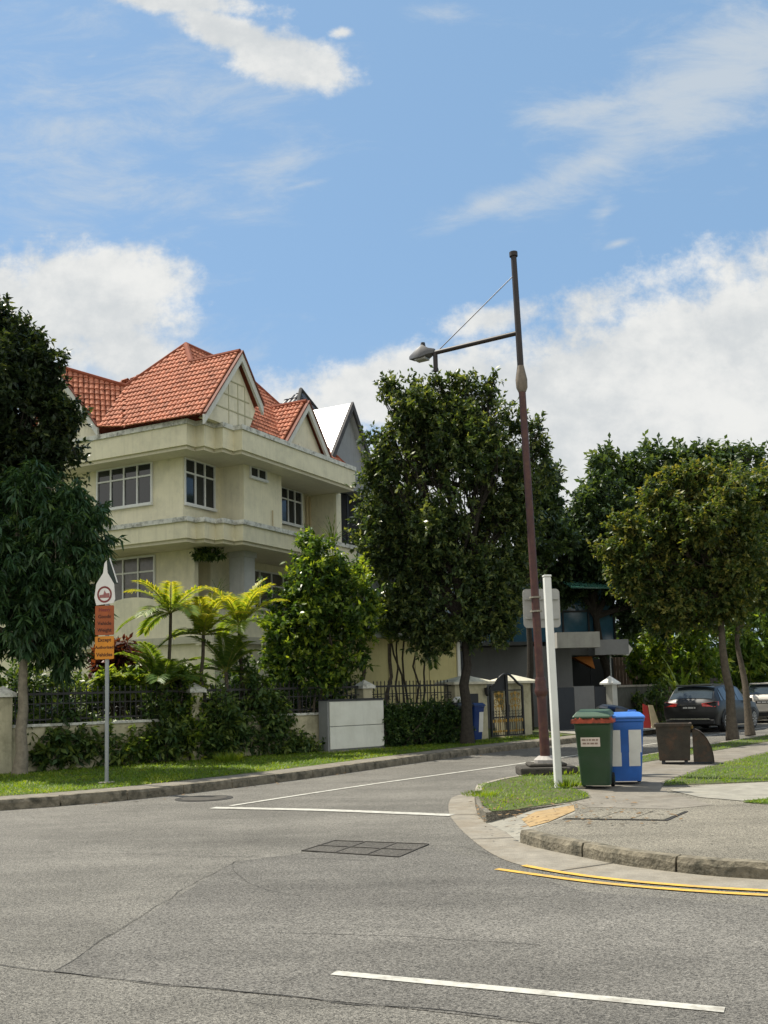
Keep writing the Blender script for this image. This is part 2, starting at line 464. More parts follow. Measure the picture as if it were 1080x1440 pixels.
RVK = resample([(1.33,10.5),(1.5,10.05),(1.8,9.5),(2.07,9.03),(2.56,8.52),(3.03,8.24),(4.2,7.7),(6,6.9),(14,3.4),(30,-3.6)], .12)
RSIDE = [(30,53.0),(22,42.8),(11.6,29.2),(7.7,24.1),(5.3,21.0),(2.25,17.0),(1.42,15.6),(1.27,15.0),(1.17,13.9),(1.11,12.82),(1.14,12.05)]
RAMP = [(2.3,12.75),(2.15,11.75)]
rin = offs(RVK, .13)
rv = MB(); rv.prism(RSIDE+RAMP+[(p.x,p.y) for p in rin]+[(60,-3.6),(60,53)], -.04, .13)
struct('footpath', rv, AGG)
struct('kerb', kerbstones(RVK, .13, .136, 9), KERB)
rs = resample(RSIDE[::-1], .15)
struct('kerb', kerbstones([p for p in rs if p.y > 14.3][::-1], -.12, .142, 8) if False else kerbstones([p for p in rs if p.y > 14.3], -.11, .142, 8), CONC)
# kerb ramp and its painted patch
rp = MB().add([(1.14,12.05,.008),(1.28,11.3,.006),(1.33,10.5,.008),(1.75,11.1,.10),(2.15,11.75,.132),(2.3,12.75,.132),(1.75,12.4,.10)], [(0,1,6),(1,2,3),(1,3,6),(3,4,5),(3,5,6)])
struct('kerb_ramp', rp, SLABM)
struct('ramp_paint', MB().add([(1.5385,11.22,.064),(1.5385,11.88,.064),(1.75,12.2,.107),(1.75,11.25,.107),(2.18,11.95,.139),(2.27,12.5,.139)], [(0,3,2,1),(3,4,5,2)]), TACT)
GO = resample([(1.42,15.75),(1.0,15.2),(.85,14.41),(.77,13.18),(.78,12.14),(.85,10.97),(.97,9.91),(1.15,9.25),(1.51,8.72),(2.02,8.32),(2.51,8.04),(2.91,7.86),(4.1,7.32),(6,6.5),(14,3.0),(30,-4)], .15)
GI = [(1.42,15.6),(1.27,15.0),(1.17,13.9),(1.11,12.82),(1.14,12.05),(1.28,11.3),(1.33,10.5),(1.5,10.05),(1.8,9.5),(2.07,9.03),(2.56,8.52),(3.03,8.24),(4.2,7.7),(6,6.9),(14,3.4),(30,-3.6)]
def nearest_on(pl, p):
    best = None
    for a, b in zip(pl, pl[1:]):
        a, b = Vector((*a,0)), Vector((*b,0)); t = max(0,min(1,(p-a).dot(b-a)/(b-a).length_squared)); q = a+(b-a)*t
        if best is None or (q-p).length < (best-p).length: best = q
    return best
GIp = [nearest_on(GI, p) for p in GO]
struct('gutter', ribbon(MB(), GO, GIp, .004, .006), GUTTER)
# joints in the gutter
jt = MB()
for i in range(6, len(GO)-1, 14):
    a, b = GO[i], GIp[i]; t = (GO[i+1]-GO[i]).normalized()*.008
    jt.add([(a.x-t.x,a.y-t.y,.0085),(a.x+t.x,a.y+t.y,.0085),(b.x+t.x,b.y+t.y,.0105),(b.x-t.x,b.y-t.y,.0105)], [(0,1,2,3)])
struct('gutter_joint', jt, TAR)

def sheet(name, pts, z, m):
    return struct(name, MB().add([(p[0],p[1],z) for p in pts], [tuple(range(len(pts)))]), m)
GC = [(1.38,15.45),(1.29,14.9),(1.22,13.9),(1.17,12.85),(1.21,12.1),(1.5,12.22),(1.86,12.55),(2.3,12.88),(2.62,13.3),(2.72,13.9),(2.62,14.6),(2.9,15.5),(3.4,16.6),(4.7,18.9),(6.2,20.7),(9.2,24.4),(13,29.5),(24,42.8),(22.2,42.8),(11.7,29.1),(7.8,24.0),(5.4,20.9),(2.34,16.95)]
GR = [(3.95,14.6),(4.1,15.05),(5.41,17.35),(7.63,20.5),(12,26.3),(24,39.5),(30,39),(30,14),(9,14.75),(7,14.85),(5.56,14.82),(4.7,14.7)]
GP = [(4.3,12.35),(4.7,12.55),(5.4,12.85),(8,12.6),(8,9.9),(5.6,11.0),(4.95,11.6)]
sheet('turf', GC, .136, SOIL); sheet('turf', GR, .136, SOIL); sheet('turf', GP, .136, SOIL)
sheet('footpath', [(2.75,14.05),(2.65,14.6),(2.95,15.5),(3.45,16.6),(4.75,18.9),(6.25,20.65),(9.25,24.3),(13.1,29.4),(24,42.6),(24,39.6),(12,26.4),(7.6,20.6),(5.38,17.4),(4.05,15.1),(3.9,14.5),(3.75,13.6),(3.9,12.2),(3.3,11.9),(2.4,12.3),(2.35,12.9),(2.66,13.3)], .1335, PATH)
sheet('path_slab', [(3.86,13.95),(4.55,14.5),(5.6,14.7),(8.8,14.6),(9,12.9),(5.4,12.98),(4.72,12.66),(4.35,12.5),(3.98,13.0)], .1375, SLABM)
# asphalt patch, seams
PT = [G(75,1367),G(200,1291),G(330,1212),G(425,1200),G(610,1192),G(690,1214),G(820,1254),G(1080,1275),G(1240,1290),G(1240,1500),G(860,1452),G(540,1415),G(300,1392)]
struct('road_patch', MB().add([(p.x,p.y,.003) for p in PT], [tuple(range(len(PT)))]), ASPHP)
def seam(pts, w, z=.0055):
    pl = resample([(p.x,p.y) for p in pts], .06)
    a, b = [], []
    for i, p in enumerate(pl):
        t = (pl[min(i+1,len(pl)-1)]-pl[max(i-1,0)]).normalized(); nn = Vector((-t.y,t.x,0))
        o = nn*(mnoise.noise(p*2.3)*.05); q = w*(.5+.8*abs(mnoise.noise(p*7+Vector((3,1,0)))))
        a.append(p+o+nn*q); b.append(p+o-nn*q)
    return ribbon(MB(), a, b, z, z)
for pts, w in (([G(-40,1352),G(75,1367),G(300,1392),G(540,1415),G(700,1432)], .006), ([G(75,1367),G(330,1212),G(430,1200)], .004),
               ([G(40,1197),G(250,1203),G(430,1208),G(530,1211)], .005), ([G(600,1190),G(640,1190),G(700,1204)], .004),
               ([G(330,1212),G(345,1240),G(420,1262)], .003), ([G(390,1312),G(560,1318),G(760,1330)], .004)):
    struct('road_seam', seam(pts, w), TAR)
# painted markings
def stripe(pts, w, m, z=.0075):
    pl = resample(pts, .25); struct('road_marking', ribbon(MB(), offs(pl, w/2), offs(pl, -w/2), z, z), m)
stripe([(-2.30,14.62),(-.33,17.35),(1.95,20.15),(3.29,21.87),(6.62,26.3),(12,33.3),(30,56.5)], .10, LINEW)
stripe([(-2.52,14.42),(-.9,13.78),(.79,12.88)], .2, LINEW, .0085)
stripe([(-.345,5.885),(1.61,5.06)], .085, LINEW)
stripe([(4.6,3.8),(6.6,2.95)], .085, LINEW)
stripe([(.93,9.02),(1.22,8.72),(1.62,8.33),(2.05,8.03),(2.5,7.78),(2.86,7.62),(4,7.1),(6,6.24),(14,2.74)], .075, LINEY, .0095)
stripe([(1.19,9.16),(1.35,8.92),(1.62,8.6),(2.02,8.26),(2.5,7.97),(2.9,7.79),(4.06,7.26),(6,6.42),(14,2.92)], .075, LINEY, .0105)

mh = thing('manhole_cover', 'rectangular iron framed manhole cover set in the asphalt before the corner', 'manhole cover')
c4 = [Vector((-.9,10.34,0)),Vector((-.61,10.96,0)),Vector((.39,10.55,0)),Vector((.07,9.8,0))]
fr = MB()
def mlerp(a, b): return c4[0].lerp(c4[1],b).lerp(c4[3].lerp(c4[2],b),a)
for q in (0, .34, .67, 1): fr.bar(mlerp(q,0)+Vector((0,0,.006)), mlerp(q,1)+Vector((0,0,.006)), .022, .012)
for q in (0, .5, 1): fr.bar(mlerp(0,q)+Vector((0,0,.0075)), mlerp(1,q)+Vector((0,0,.0075)), .022, .012)
obj('frame', fr, GRATE, mh)
obj('cover', MB().add([tuple(p+Vector((0,0,.006))) for p in c4], [(0,1,2,3)]), asphalt('cover_infill', (.078,.073,.064), .75, 3), mh)
mh2 = thing('manhole_cover', 'round dark manhole cover lying near the left kerb', 'manhole cover')
p = G(287,1123)
obj('cover', MB().tube([(p.x,p.y,.001),(p.x,p.y,.012)], .36, 20), GRATE, mh2)
obj('rim', MB().tube([(p.x,p.y,.0),(p.x,p.y,.007)], .45, 24), TAR, mh2)
dc = thing('drain_cover', 'concrete drain cover of three slabs flush with the corner footpath', 'drain cover')
q4 = [Vector((1.94,11.27,0)),Vector((2.34,11.83,0)),Vector((3.39,11.61,0)),Vector((2.96,10.94,0))]
for i in range(3):
    a0, a1 = i/3+.008, (i+1)/3-.008
    ps = [q4[0].lerp(q4[3],a0),q4[1].lerp(q4[2],a0),q4[1].lerp(q4[2],a1),q4[0].lerp(q4[3],a1)]
    obj('slab', MB().prism([(v.x,v.y) for v in ps], .1325, .1435), AGG, dc)
obj('frame', MB().prism([(v.x,v.y) for v in (q4[0]+Vector((-.03,-.02,0)),q4[1]+Vector((-.02,.03,0)),q4[2]+Vector((.03,.02,0)),q4[3]+Vector((.02,-.03,0)))], .13, .137), TAR, dc)
# fallen leaves along the kerbs
lf = MB(); rr = random.Random(8)
for _ in range(420):
    if rr.random() < .6:
        i = rr.randrange(20, len(LK)-160); p = LK[i]+Vector((rr.gauss(0,.25),-abs(rr.gauss(0,.25)),0)); z = .012
    else:
        p = Vector((rr.uniform(1.0,3.2), rr.uniform(10.6,13.3), 0)); z = .15
    a = rr.uniform(0,6.3); l = rr.uniform(.02,.05); d = Vector((math.cos(a),math.sin(a),rr.uniform(-.2,.3)))*l; s = Vector((-math.sin(a),math.cos(a),.2))*l*.4
    p = Vector((p.x,p.y,z)); lf.add([p-d,p+s,p+d,p-s], [(0,1,2,3)])
tag(obj('leaf_litter', lf, mat('dry_leaf', (.16,.10,.045), .9, .4, 3)), 'dry brown leaves scattered along the kerbs', 'leaf litter', kind='stuff')

# ------------------------------------------------------------------ cream corner house (local x runs along the side road, y along the main road)
HAZ = 0.4816
HLOC = (-5.80125, 28.6, 0.0)
HRZ = math.pi/2-HAZ
house = thing('corner_house', 'cream three storey corner house with red tiled gables and white edged balconies', 'house', HLOC, HRZ)

def in_poly(p, poly):
    x, y = p; c = False
    for i in range(len(poly)):
        a, b = poly[i], poly[i-1]
        if (a[1] > y) != (b[1] > y) and x < (b[0]-a[0])*(y-a[1])/(b[1]-a[1])+a[0]: c = not c
    return c
rt = random.Random(3)
def tile_plane(pts, w=.155, ex=.235, mi=0):
    """barrel tiles laid over one roof plane (a polygon of 3D points, first edge = along the eave)"""
    pts = [Vector(p) for p in pts]
    o = pts[0]
    n = Vector((0,0,0))
    for i in range(len(pts)): n += pts[i].cross(pts[(i+1)%len(pts)])
    n.normalize()
    if n.z < 0: n = -n
    a = Vector((0,0,1)).cross(n).normalized(); b = n.cross(a)
    pl = [((p-o).dot(a),(p-o).dot(b)) for p in pts]
    mb = MB(); mb.mi = 1
    mb.add([p-n*.02 for p in pts], [tuple(range(len(pts)))])
    mb.mi = 0
    x0, x1 = min(p[0] for p in pl), max(p[0] for p in pl); y0, y1 = min(p[1] for p in pl), max(p[1] for p in pl)
    ny, nx = int((y1-y0)/ex)+1, int((x1-x0)/w)+1
    for i in range(nx):
        cx = x0+(i+.5)*w
        cr_ = sorted(p[1]+(q[1]-p[1])*(cx-p[0])/(q[0]-p[0]) for p, q in zip(pl, pl[1:]+pl[:1]) if (p[0] > cx) != (q[0] > cx))
        for b0, b1 in zip(cr_[::2], cr_[1::2]):
            for j in range(ny):
                lo, hi = y0+j*ex-.03, y0+j*ex+ex*1.05
                lo, hi = max(lo, b0-.03), min(hi, b1)
                if hi-lo < .05: continue
                jx, jz = rt.uniform(-.006,.006), rt.uniform(-.004,.006)
                vs = []
                for (yy, lift, sc) in ((lo, .034+jz, 1.0), (hi, .006, .86)):
                    for q in range(6):
                        th = math.pi*q/5
                        vs.append(o+a*(cx+jx-math.cos(th)*w*.5*sc)+b*yy+n*(lift+math.sin(th)*.048*sc))
                fs = [(q,q+1,7+q,6+q) for q in range(5)]+[(5,4,3,2,1,0)]
                mb.add(vs, fs)
    return mb
def verge(mb, a, b, w=.24, th=.07, out=(0,-1,0)):
    """white barge board below a sloping edge a-b"""
    a, b = Vector(a), Vector(b); dn = Vector((0,0,-w)); o = Vector(out)*th
    mb.extr([a,b,b+dn,a+dn], o)

def window_T(parent, s0, s1, z0, z1, t, cols, trans=.3, fw=.055, glass=WGLASS, name='window'):
    """window in a wall facing -y"""
    f = MB(); d = .06
    f.b2(s0-fw,s0,t-d,t+.02,z0-fw,z1+fw); f.b2(s1,s1+fw,t-d,t+.02,z0-fw,z1+fw)
    f.b2(s0,s1,t-d,t+.02,z1,z1+fw); f.b2(s0-.06,s1+.06,t-d-.05,t+.02,z0-fw-.03,z0)
    zt = z1-(z1-z0)*trans
    for i in range(1,cols): x = s0+(s1-s0)*i/cols; f.b2(x-fw*.45,x+fw*.45,t-d+.004,t+.02,z0,z1)
    if trans: f.b2(s0,s1,t-d+.008,t+.02,zt-fw*.45,zt+fw*.45)
    w = obj(name, f, FRAMEW, parent)
    obj('pane', MB().b2(s0-.01,s1+.01,t-.015,t+.015,z0-.01,z1+.01), glass, w)
    return w
def window_S(parent, t0, t1, z0, z1, s, cols, trans=.3, fw=.055, glass=WGLASS):
    f = MB(); d = .06
    f.b2(s-d,s+.02,t0-fw,t0,z0-fw,z1+fw); f.b2(s-d,s+.02,t1,t1+fw,z0-fw,z1+fw)
    f.b2(s-d,s+.02,t0,t1,z1,z1+fw); f.b2(s-d-.05,s+.02,t0-.06,t1+.06,z0-fw-.03,z0)
    zt = z1-(z1-z0)*trans
    for i in range(1,cols): y = t0+(t1-t0)*i/cols; f.b2(s-d+.004,s+.02,y-fw*.45,y+fw*.45,z0,z1)
    if trans: f.b2(s-d+.008,s+.02,t0,t1,zt-fw*.45,zt+fw*.45)
    w = obj('window', f, FRAMEW, parent)
    obj('pane', MB().b2(s-.015,s+.015,t0-.01,t1+.01,z0-.01,z1+.01), glass, w)
    return w

TB = 9.0     # how far the house runs back from the corner
SE = 7.28    # party wall with the grey neighbour
# top storey walls
w3 = MB(); w3.prism([(0,TB),(0,0),(1.74,0),(1.74,-.93),(3.8,-.93),(3.8,.02),(SE,.02),(SE,TB)], 6.62, 8.62)
w3.prism([(-.02,.22),(-.02,-.02),(.06,-.02),(.06,.22)], 6.66, 8.58)
obj('upper_wall', w3, CREAM, house)
fin = MB()
prof = [(-.95,6.62),(-.95,8.585),(-.55,8.585),(-.55,6.62)]
fin.extr([(SE-.13,y,z) for y,z in ((-.97,5.2),(-.97,8.59),(.05,8.59),(.05,5.2))], (.28,0,0))
fin.b2(SE-.16,SE+.17,-1.02,-.88,5.2,8.58)
obj('party_wall', fin, CREAM, house)
br = MB(); br.extr([(SE-.19,-.9+.0,8.57),(SE-.19,-.55,8.57),(SE-.19,-.25,8.3),(SE-.19,-.45,8.42),(SE-.19,-.75,8.46)], (.06,0,0))
# middle storey
w2 = MB(); w2.prism([(.5,TB),(.5,0),(.56,0),(.56,1.2),(1.74,1.2),(1.74,.35),(SE,.35),(SE,TB)], 2.9, 6.0)
w2.b2(.44,.62,-.06,.12,3.6,5.94)
obj('middle_wall', w2, CREAM, house)
col = MB(); col.b2(1.68,2.24,-.95,-.40,3.4,5.93); col.b2(1.64,2.28,-.99,-.36,5.72,5.9)
obj('column', col, mat('grey_white_column', (.46,.47,.45), .85, .08, 3, streak=.3), house)
# ground storey with the terrace parapet
w1 = MB(); w1.prism([(-.9,TB),(-.9,-1.75),(SE,-1.75),(SE,TB)], 0, 3.05)
w1.prism([(-.9,TB),(-.9,-1.75),(SE,-1.75),(SE,-1.6),(-.75,-1.6),(-.75,TB)], 3.05, 4.02)
for i in range(13):
    th = math.pi*i/12
arch = [(-.9, 1.15+1.15*math.cos(math.pi*i/14), 4.015+.42*math.sin(math.pi*i/14)) for i in range(15)]
w1.extr(arch, (.15,0,0))
obj('lower_wall', w1, CREAM, house)
lm = MB()
for s0,s1,t0,t1 in ((-1.02,-.9,-1.87,TB),(-.9,SE,-1.87,-1.75)): lm.b2(s0,s1,t0,t1,3.02,3.22)
lm.b2(-.98,SE,-1.83,-1.52,4.02,4.10); lm.b2(-.98,-.72,-1.52,-.1,4.02,4.10); lm.b2(-.98,-.72,2.4,TB,4.02,4.10)
obj('moulding', lm, mat('pale_moulding', (.50,.48,.37), .85, .08, 4, streak=.3), house)
pl = MB(); pl.b2(-1.08,-.55,-1.93,-1.40,0,2.95); pl.b2(-1.14,-.49,-1.99,-1.34,2.95,3.0)
obj('pilaster', pl, CREAM, house)
# ledges: the fascia steps forward beside the corner in three steps
def outline(o):
    return [(-.8-o,TB),(-.8-o,-.8-o),(-.42-o,-.8-o),(-.42-o,-1.12-o),(.05-o,-1.12-o),(.05-o,-1.42-o),(.56-o,-1.42-o),(.56-o,-1.73-o),(SE-.02,-1.73-o)]
def ledge(mb, o, z0, z1, inner=2.4):
    ou = outline(o); inn = [(SE-.02,1.2),(1.2,1.2),(1.2,TB)]
    return mb.prism(ou+inn, z0, z1)
f1 = MB(); ledge(f1, 0, 8.66, 9.26); obj('cornice', f1, CREAM, house)
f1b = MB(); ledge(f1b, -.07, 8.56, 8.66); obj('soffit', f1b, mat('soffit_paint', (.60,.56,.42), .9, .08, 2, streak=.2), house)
f1c = MB(); ledge(f1c, .05, 9.26, 9.40); obj('gutter', f1c, CREAMW, house)
f2 = MB(); ledge(f2, 0, 6.0, 6.47); obj('balcony_band', f2, CREAM, house)
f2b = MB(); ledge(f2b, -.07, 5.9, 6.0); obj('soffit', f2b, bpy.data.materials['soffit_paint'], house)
# sloping weathered coping
def slope_ring(mb, o0, o1, z0, z1, zt):
    A_, B_ = outline(o0), outline(o1); n = len(A_)
    vs = [(*p,z0) for p in A_]+[(*p,z1) for p in A_]+[(*p,zt) for p in B_]
    fs = [(i,i+1,n+i+1,n+i) for i in range(n-1)]+[(n+i,n+i+1,2*n+i+1,2*n+i) for i in range(n-1)]
    return mb.add(vs, fs)
obj('coping', slope_ring(MB(), .06, -.85, 6.47, 6.60, 6.74), CREAMW, house)
und = MB(); ledge(und, .058, 6.466, 6.47); obj('coping_underside', und, CREAMW, house)
# windows
window_S(house, 1.17, 3.26, 7.34, 8.52, 0, 4)
window_T(house, .09, 1.44, 7.22, 8.52, 0, 3)
window_T(house, 2.07, 2.87, 8.25, 8.53, -.93, 2, trans=0, fw=.045)
window_T(house, 4.72, 6.42, 7.38, 8.53, .02, 4)
window_S(house, 1.5, 3.3, 4.35, 5.8, .5, 3, glass=CURT)
window_T(house, 3.6, 6.4, 4.2, 5.6, .35, 4, glass=CURT)
PIPE = mat('tan_pipe', (.42,.34,.20), .7, .1, 4)
for x in (6.72, 6.92): obj('drain_pipe', MB().tube([(x,-.06,6.7),(x,-.06,8.5)], .045, 8), PIPE, house, True)
obj('drain_pipe', MB().tube([(3.2,-.98,6.72),(3.2,-.98,7.35)], .02, 6), PIPE, house, True)
# roof
def gplane(px, py, s0=-1.0, z0=9.38, k=1.28):
    d = ray(px,py); o = Vector((0,0,EYE))-Vector(HLOC)
    u = Vector((math.sin(HAZ),math.cos(HAZ),0)); w = Vector((-math.cos(HAZ),math.sin(HAZ),0))
    so_, to_, sd, td = o.dot(u), o.dot(w), d.dot(u), d.dot(w)
    kk = (z0+k*(so_-s0)-EYE)/(d.z-k*sd)
    return Vector((so_+sd*kk, to_+td*kk, EYE+d.z*kk))
APX, VAL, EAV, MEE = (1.53,1.08,12.60), (.42,2.55,11.19), (-.92,1.40,9.46), (.80,.30,11.68)
G1A, G1L = (.80,-1.52,11.68), (-1.0,-1.52,9.38)
LA, LB = (-.86,4.18,11.76), (-.86,2.44,9.62)
roof_planes = [
    [G1L, EAV, VAL, APX, MEE, G1A],
    [LB, LA, VAL],
    [EAV, LB, VAL],
    [(1.30,-1.45,9.42),(SE-.05,-1.45,9.42),(5.6,-.45,10.5),(4.3,1.08,12.6),APX,MEE,(1.85,-.73,10.33)],
    [(1.85,-1.52,10.33),(1.85,-.73,10.33),(.80,.30,11.68),G1A],
    [(3.06,-1.52,9.38),(4.48,-1.52,11.08),(4.48,-.05,11.08)],
    [(5.9,-1.52,9.38),(4.48,-1.52,11.08),(4.48,-.05,11.08)],
    [(SE-.05,-1.4,9.42),(SE-.05,TB,9.42),(4.3,1.08,12.6)],
    [(-.86,TB,9.3),(SE-.05,TB,9.3),(4.3,1.4,12.25),(1.85,1.4,12.25),(.75,2.95,10.75)],
    [LA,(-.86,5.9,9.62),VAL],
]
for i, rpn in enumerate(roof_planes):
    p = [Vector(q) for q in rpn]
    if i == 3: p[2] = p[1].lerp(p[3], .5)
    obj('roof_slope', tile_plane(p), [TERRA, TERRAB], house)
rd = MB()
for pts in ([VAL,APX,(4.3,1.08,12.6)],[APX,MEE],[MEE,G1A],[LA,VAL],[(4.48,-.05,11.08),(4.48,-1.52,11.08)],[(4.3,1.08,12.6),(SE-.05,-1.4,9.44)]):
    rd.tube([Vector(q)+Vector((0,0,.03)) for q in pts], .085, 8)
obj('ridge_tiles', rd, TERRAB, house)
BARGE = mat('barge_white', (.60,.60,.55), .8, .08, 4, streak=.35)
for edges, out in ([((G1L,G1A),(G1A,(1.87,-1.52,10.31))),(0,-1,0)], [(((3.06,-1.52,9.38),(4.48,-1.52,11.08)),((4.48,-1.52,11.08),(5.9,-1.52,9.38))),(0,-1,0)], [((LA,LB),(LA,(-.86,5.9,9.62))),(-1,0,0)]):
    vt, bb = MB(), MB(); ov = Vector(out)
    for a, b in edges:
        p, q = Vector(a)+ov*.02+Vector((0,0,.05)), Vector(b)+ov*.02+Vector((0,0,.05))
        vt.extr([p,q,q+Vector((0,0,-.06)),p+Vector((0,0,-.06))], ov*.1)
        verge(bb, Vector(a)+Vector((0,0,-.015)), Vector(b)+Vector((0,0,-.015)), .27, .08, out)
    obj('verge_tiles', vt, RIDGE, house); obj('barge_board', bb, BARGE, house)
GABLE = mat('gable_paint', (.72,.67,.51), .9, .06, 2, streak=.25, dirt=(.40,.38,.28), dscale=2, damt=.35)
obj('gable_wall', MB().extr([(-.75,-1.38,9.38),(1.36,-1.38,9.38),(1.74,-1.38,10.15),(.8,-1.38,11.42)], (0,.2,0)), GABLE, house)
obj('gable_wall', MB().extr([(3.22,-1.38,9.38),(5.74,-1.38,9.38),(4.48,-1.38,10.9)], (0,.2,0)), GABLE, house)
obj('gable_wall', MB().extr([(-.70,2.6,9.38),(-.70,5.7,9.38),(-.70,4.18,11.5)], (.2,0,0)), GABLE, house)
tr = MB()
for z, hw in ((9.86,1.22),(10.3,.86),(10.75,.5)): tr.b2(.8-hw,.8+hw*.72,-1.395,-1.37,z-.018,z+.018)
for x in (.4,.85,1.2): tr.b2(x-.012,x+.012,-1.392,-1.37,9.42,10.75)
obj('gable_groove', tr, mat('groove_paint', (.40,.38,.25), .9, .05), house)

# ------------------------------------------------------------------ grey neighbour sharing the party wall
nb = thing('neighbour_house', 'grey terrace house with a bright metal gable and dark louvred windows behind the street tree', 'house', HLOC, HRZ)
N0, N1 = SE+.16, 15.2
nw = MB(); nw.prism([(N0,TB),(N0,-.4),(N1,-.4),(N1,TB)], 0, 9.0)
nw.prism([(N0,2),(N0,-1.0),(N1,-1.0),(N1,2)], 8.86, 9.62); nw.prism([(N0,1),(N0,-1.3),(N1,-1.3),(N1,1)], 6.2, 6.5)
obj('wall', nw, mat('neighbour_render', (.27,.28,.29), .85, .1, 2, streak=.35), nb)
for x0 in (7.66, 8.72, 9.86, 11.2, 12.4):
    lv = MB(); n = 5; x1 = x0+.95
    for q in range(n): x = x0+(q+.5)*(x1-x0)/n; lv.box((x,-.52,7.72),(.03,.16,2.1),.5)
    lv.b2(x0-.05,x0,-.6,-.42,6.6,8.82); lv.b2(x1,x1+.05,-.6,-.42,6.6,8.82)
    wv = obj('louvred_window', lv, DKGREY, nb)
    obj('pane', MB().b2(x0,x1,-.44,-.41,6.6,8.82), WGLASS, wv)
METAL = mat('white_metal_roofing', (.74,.76,.78), .35, .05, 2, metal=.0, spec=.6, dirt=(.45,.43,.40), dscale=3, damt=.25)
rfm = MB(); th = Vector((0,0,-.06))
rfm.extr([(6.45,-1.15,9.66),(8.05,-1.15,11.98),(8.05,2.4,11.98),(6.45,2.4,9.66)], th)
rfm.extr([(8.05,-1.15,11.98),(9.75,-1.15,9.66),(9.75,2.4,9.66),(8.05,2.4,11.98)], th)
obj('metal_roof', rfm, METAL, nb)
vg2 = MB()
for a, b in (((6.4,-1.2,9.62),(8.05,-1.2,12.03)),((8.05,-1.2,12.03),(9.8,-1.2,9.62))):
    a, b = Vector(a), Vector(b); vg2.extr([a,b,b+Vector((0,0,-.30)),a+Vector((0,0,-.30))], (0,-.09,0))
obj('dark_verge', vg2, mat('dark_slate_verge', (.06,.058,.06), .8, .4, 9), nb)
obj('gable_wall', MB().extr([(6.65,-1.0,9.5),(9.55,-1.0,9.5),(8.05,-1.0,11.7)], (0,.15,0)), bpy.data.materials['neighbour_render'], nb)
hip = tile_plane([(6.2,.2,10.4),(11.2,.2,10.4),(8.6,1.3,13.0)], w=.2, ex=.3)
SLATE = mat('black_glazed_tile', (.05,.05,.055), .35, .3, 6, spec=.6); SLATEB = mat('slate_underlay', (.03,.03,.03), .9)
obj('tiled_roof', hip, [SLATE, SLATEB], nb)
obj('tiled_roof', tile_plane([(6.2,.2,10.4),(6.2,4.2,10.4),(8.6,1.3,13.0)], w=.2, ex=.3), [SLATE, SLATEB], nb)
obj('ridge', MB().tube([(6.2,.2,10.45),(8.6,1.3,13.05),(11.2,.2,10.45)], .09, 8), SLATEB, nb)

# pale yellow annexe behind the right hand railing
a0, a1 = P(516,930,31.2), P(643,930,34.0)
ang = math.atan2(a1.y-a0.y, a1.x-a0.x); al = (a1-a0).length
an = thing('garden_annexe', 'low pale yellow garden annexe with a flat roof behind the iron railing', 'annexe', (a0.x,a0.y,0), ang)
aw = MB(); aw.b2(-.8,al,0,3,0,3.25)
obj('wall', aw, mat('yellow_render', (.56,.50,.25), .85, .07, 2, streak=.3), an)
gr = MB(); [gr.b2(x-.012,x+.012,-.015,.0,.4,3.1) for x in (.9,2.1,2.75)]
obj('wall_groove', gr, mat('yellow_groove', (.33,.29,.14), .9), an)
obj('flat_roof', MB().b2(-1.1,al+.35,-.45,3.2,3.25,3.43), SLABG, an)
obj('corner_board', MB().b2(al-.04,al+.10,-.06,.3,0,3.25), WHITE, an)
obj('door', MB().b2(al+.14,al+.75,.32,.4,0.2,2.9), DKGREY, an)

# ------------------------------------------------------------------ boundary fence on a line along the verge (local x = k along it, y = into the garden)
FLOC, FRZ = (-7.55, 20.34, .12), math.atan2(.635, .7725)
FZ = .12
def fpt(k, y=0, z=0):
    c, s = math.cos(FRZ), math.sin(FRZ)
    return Vector((FLOC[0]+k*c-y*s, FLOC[1]+k*s+y*c, z))
FWALL = mat('fence_wall_cream', (.46,.425,.29), .9, .12, 3, streak=.35, dirt=(.12,.12,.07), dscale=1.6, damt=.6)
def scroll(mb, x, z, r, y, side):
    pts = []
    for i in range(11):
        th = i/10*1.6*math.pi; q = r*(1-.055*i)
        pts.append((x+side*(r-q*math.cos(th)), y, z+q*math.sin(th)))
    mb.tube(pts, .011, 5)
def fence(label, k0, k1, posts, zw=.93, zt=1.6, scrolls=True, extra=None):
    t = thing('boundary_fence', label, 'fence', FLOC, FRZ)
    w = MB().b2(k0, k1, -.07, .07, -.02, zw); w.b2(k0, k1, -.085, .085, -.02, .30)
    obj('low_wall', w, FWALL, t)
    obj('coping', MB().b2(k0, k1, -.11, .11, zw, zw+.055), CREAMW, t)
    r = MB(); r.b2(k0,k1,-.022,.022,zt-.03,zt+.02); r.b2(k0,k1,-.018,.018,zw+.12,zw+.155); r.b2(k0,k1,-.016,.016,zt-.22,zt-.195)
    obj('rail', r, DARKIRON, t)
    b = MB(); n = int((k1-k0)/.125)
    for i in range(1, n):
        x = k0+(k1-k0)*i/n
        b.b2(x-.009,x+.009,-.009,.009,zw+.055,zt+.10)
        b.pyr((x,0,zt+.10), .03,.03,.05)
        if scrolls and i%4 == 2:
            scroll(b, x, zw+.30, .07, -.012, 1); scroll(b, x, zw+.30, .07, -.012, -1)
            b.tube([(x,-.012,zw+.18),(x,-.012,zw+.52)], .014, 5)
    obj('balusters', b, DARKIRON, t)
    for pk in posts:
        p = MB().b2(pk-.15,pk+.15,-.15,.15,-.02,1.55)
        po = obj('post', p, FWALL, t, bevel=.012)
        c = MB().b2(pk-.21,pk+.21,-.21,.21,1.55,1.62); c.pyr((pk,0,1.62),.42,.42,.16)
        obj('cap', c, CREAMW, po)
    return t
fence('cream low wall with black iron railing running behind the round sign', -6.5, 3.88, (-.25,))
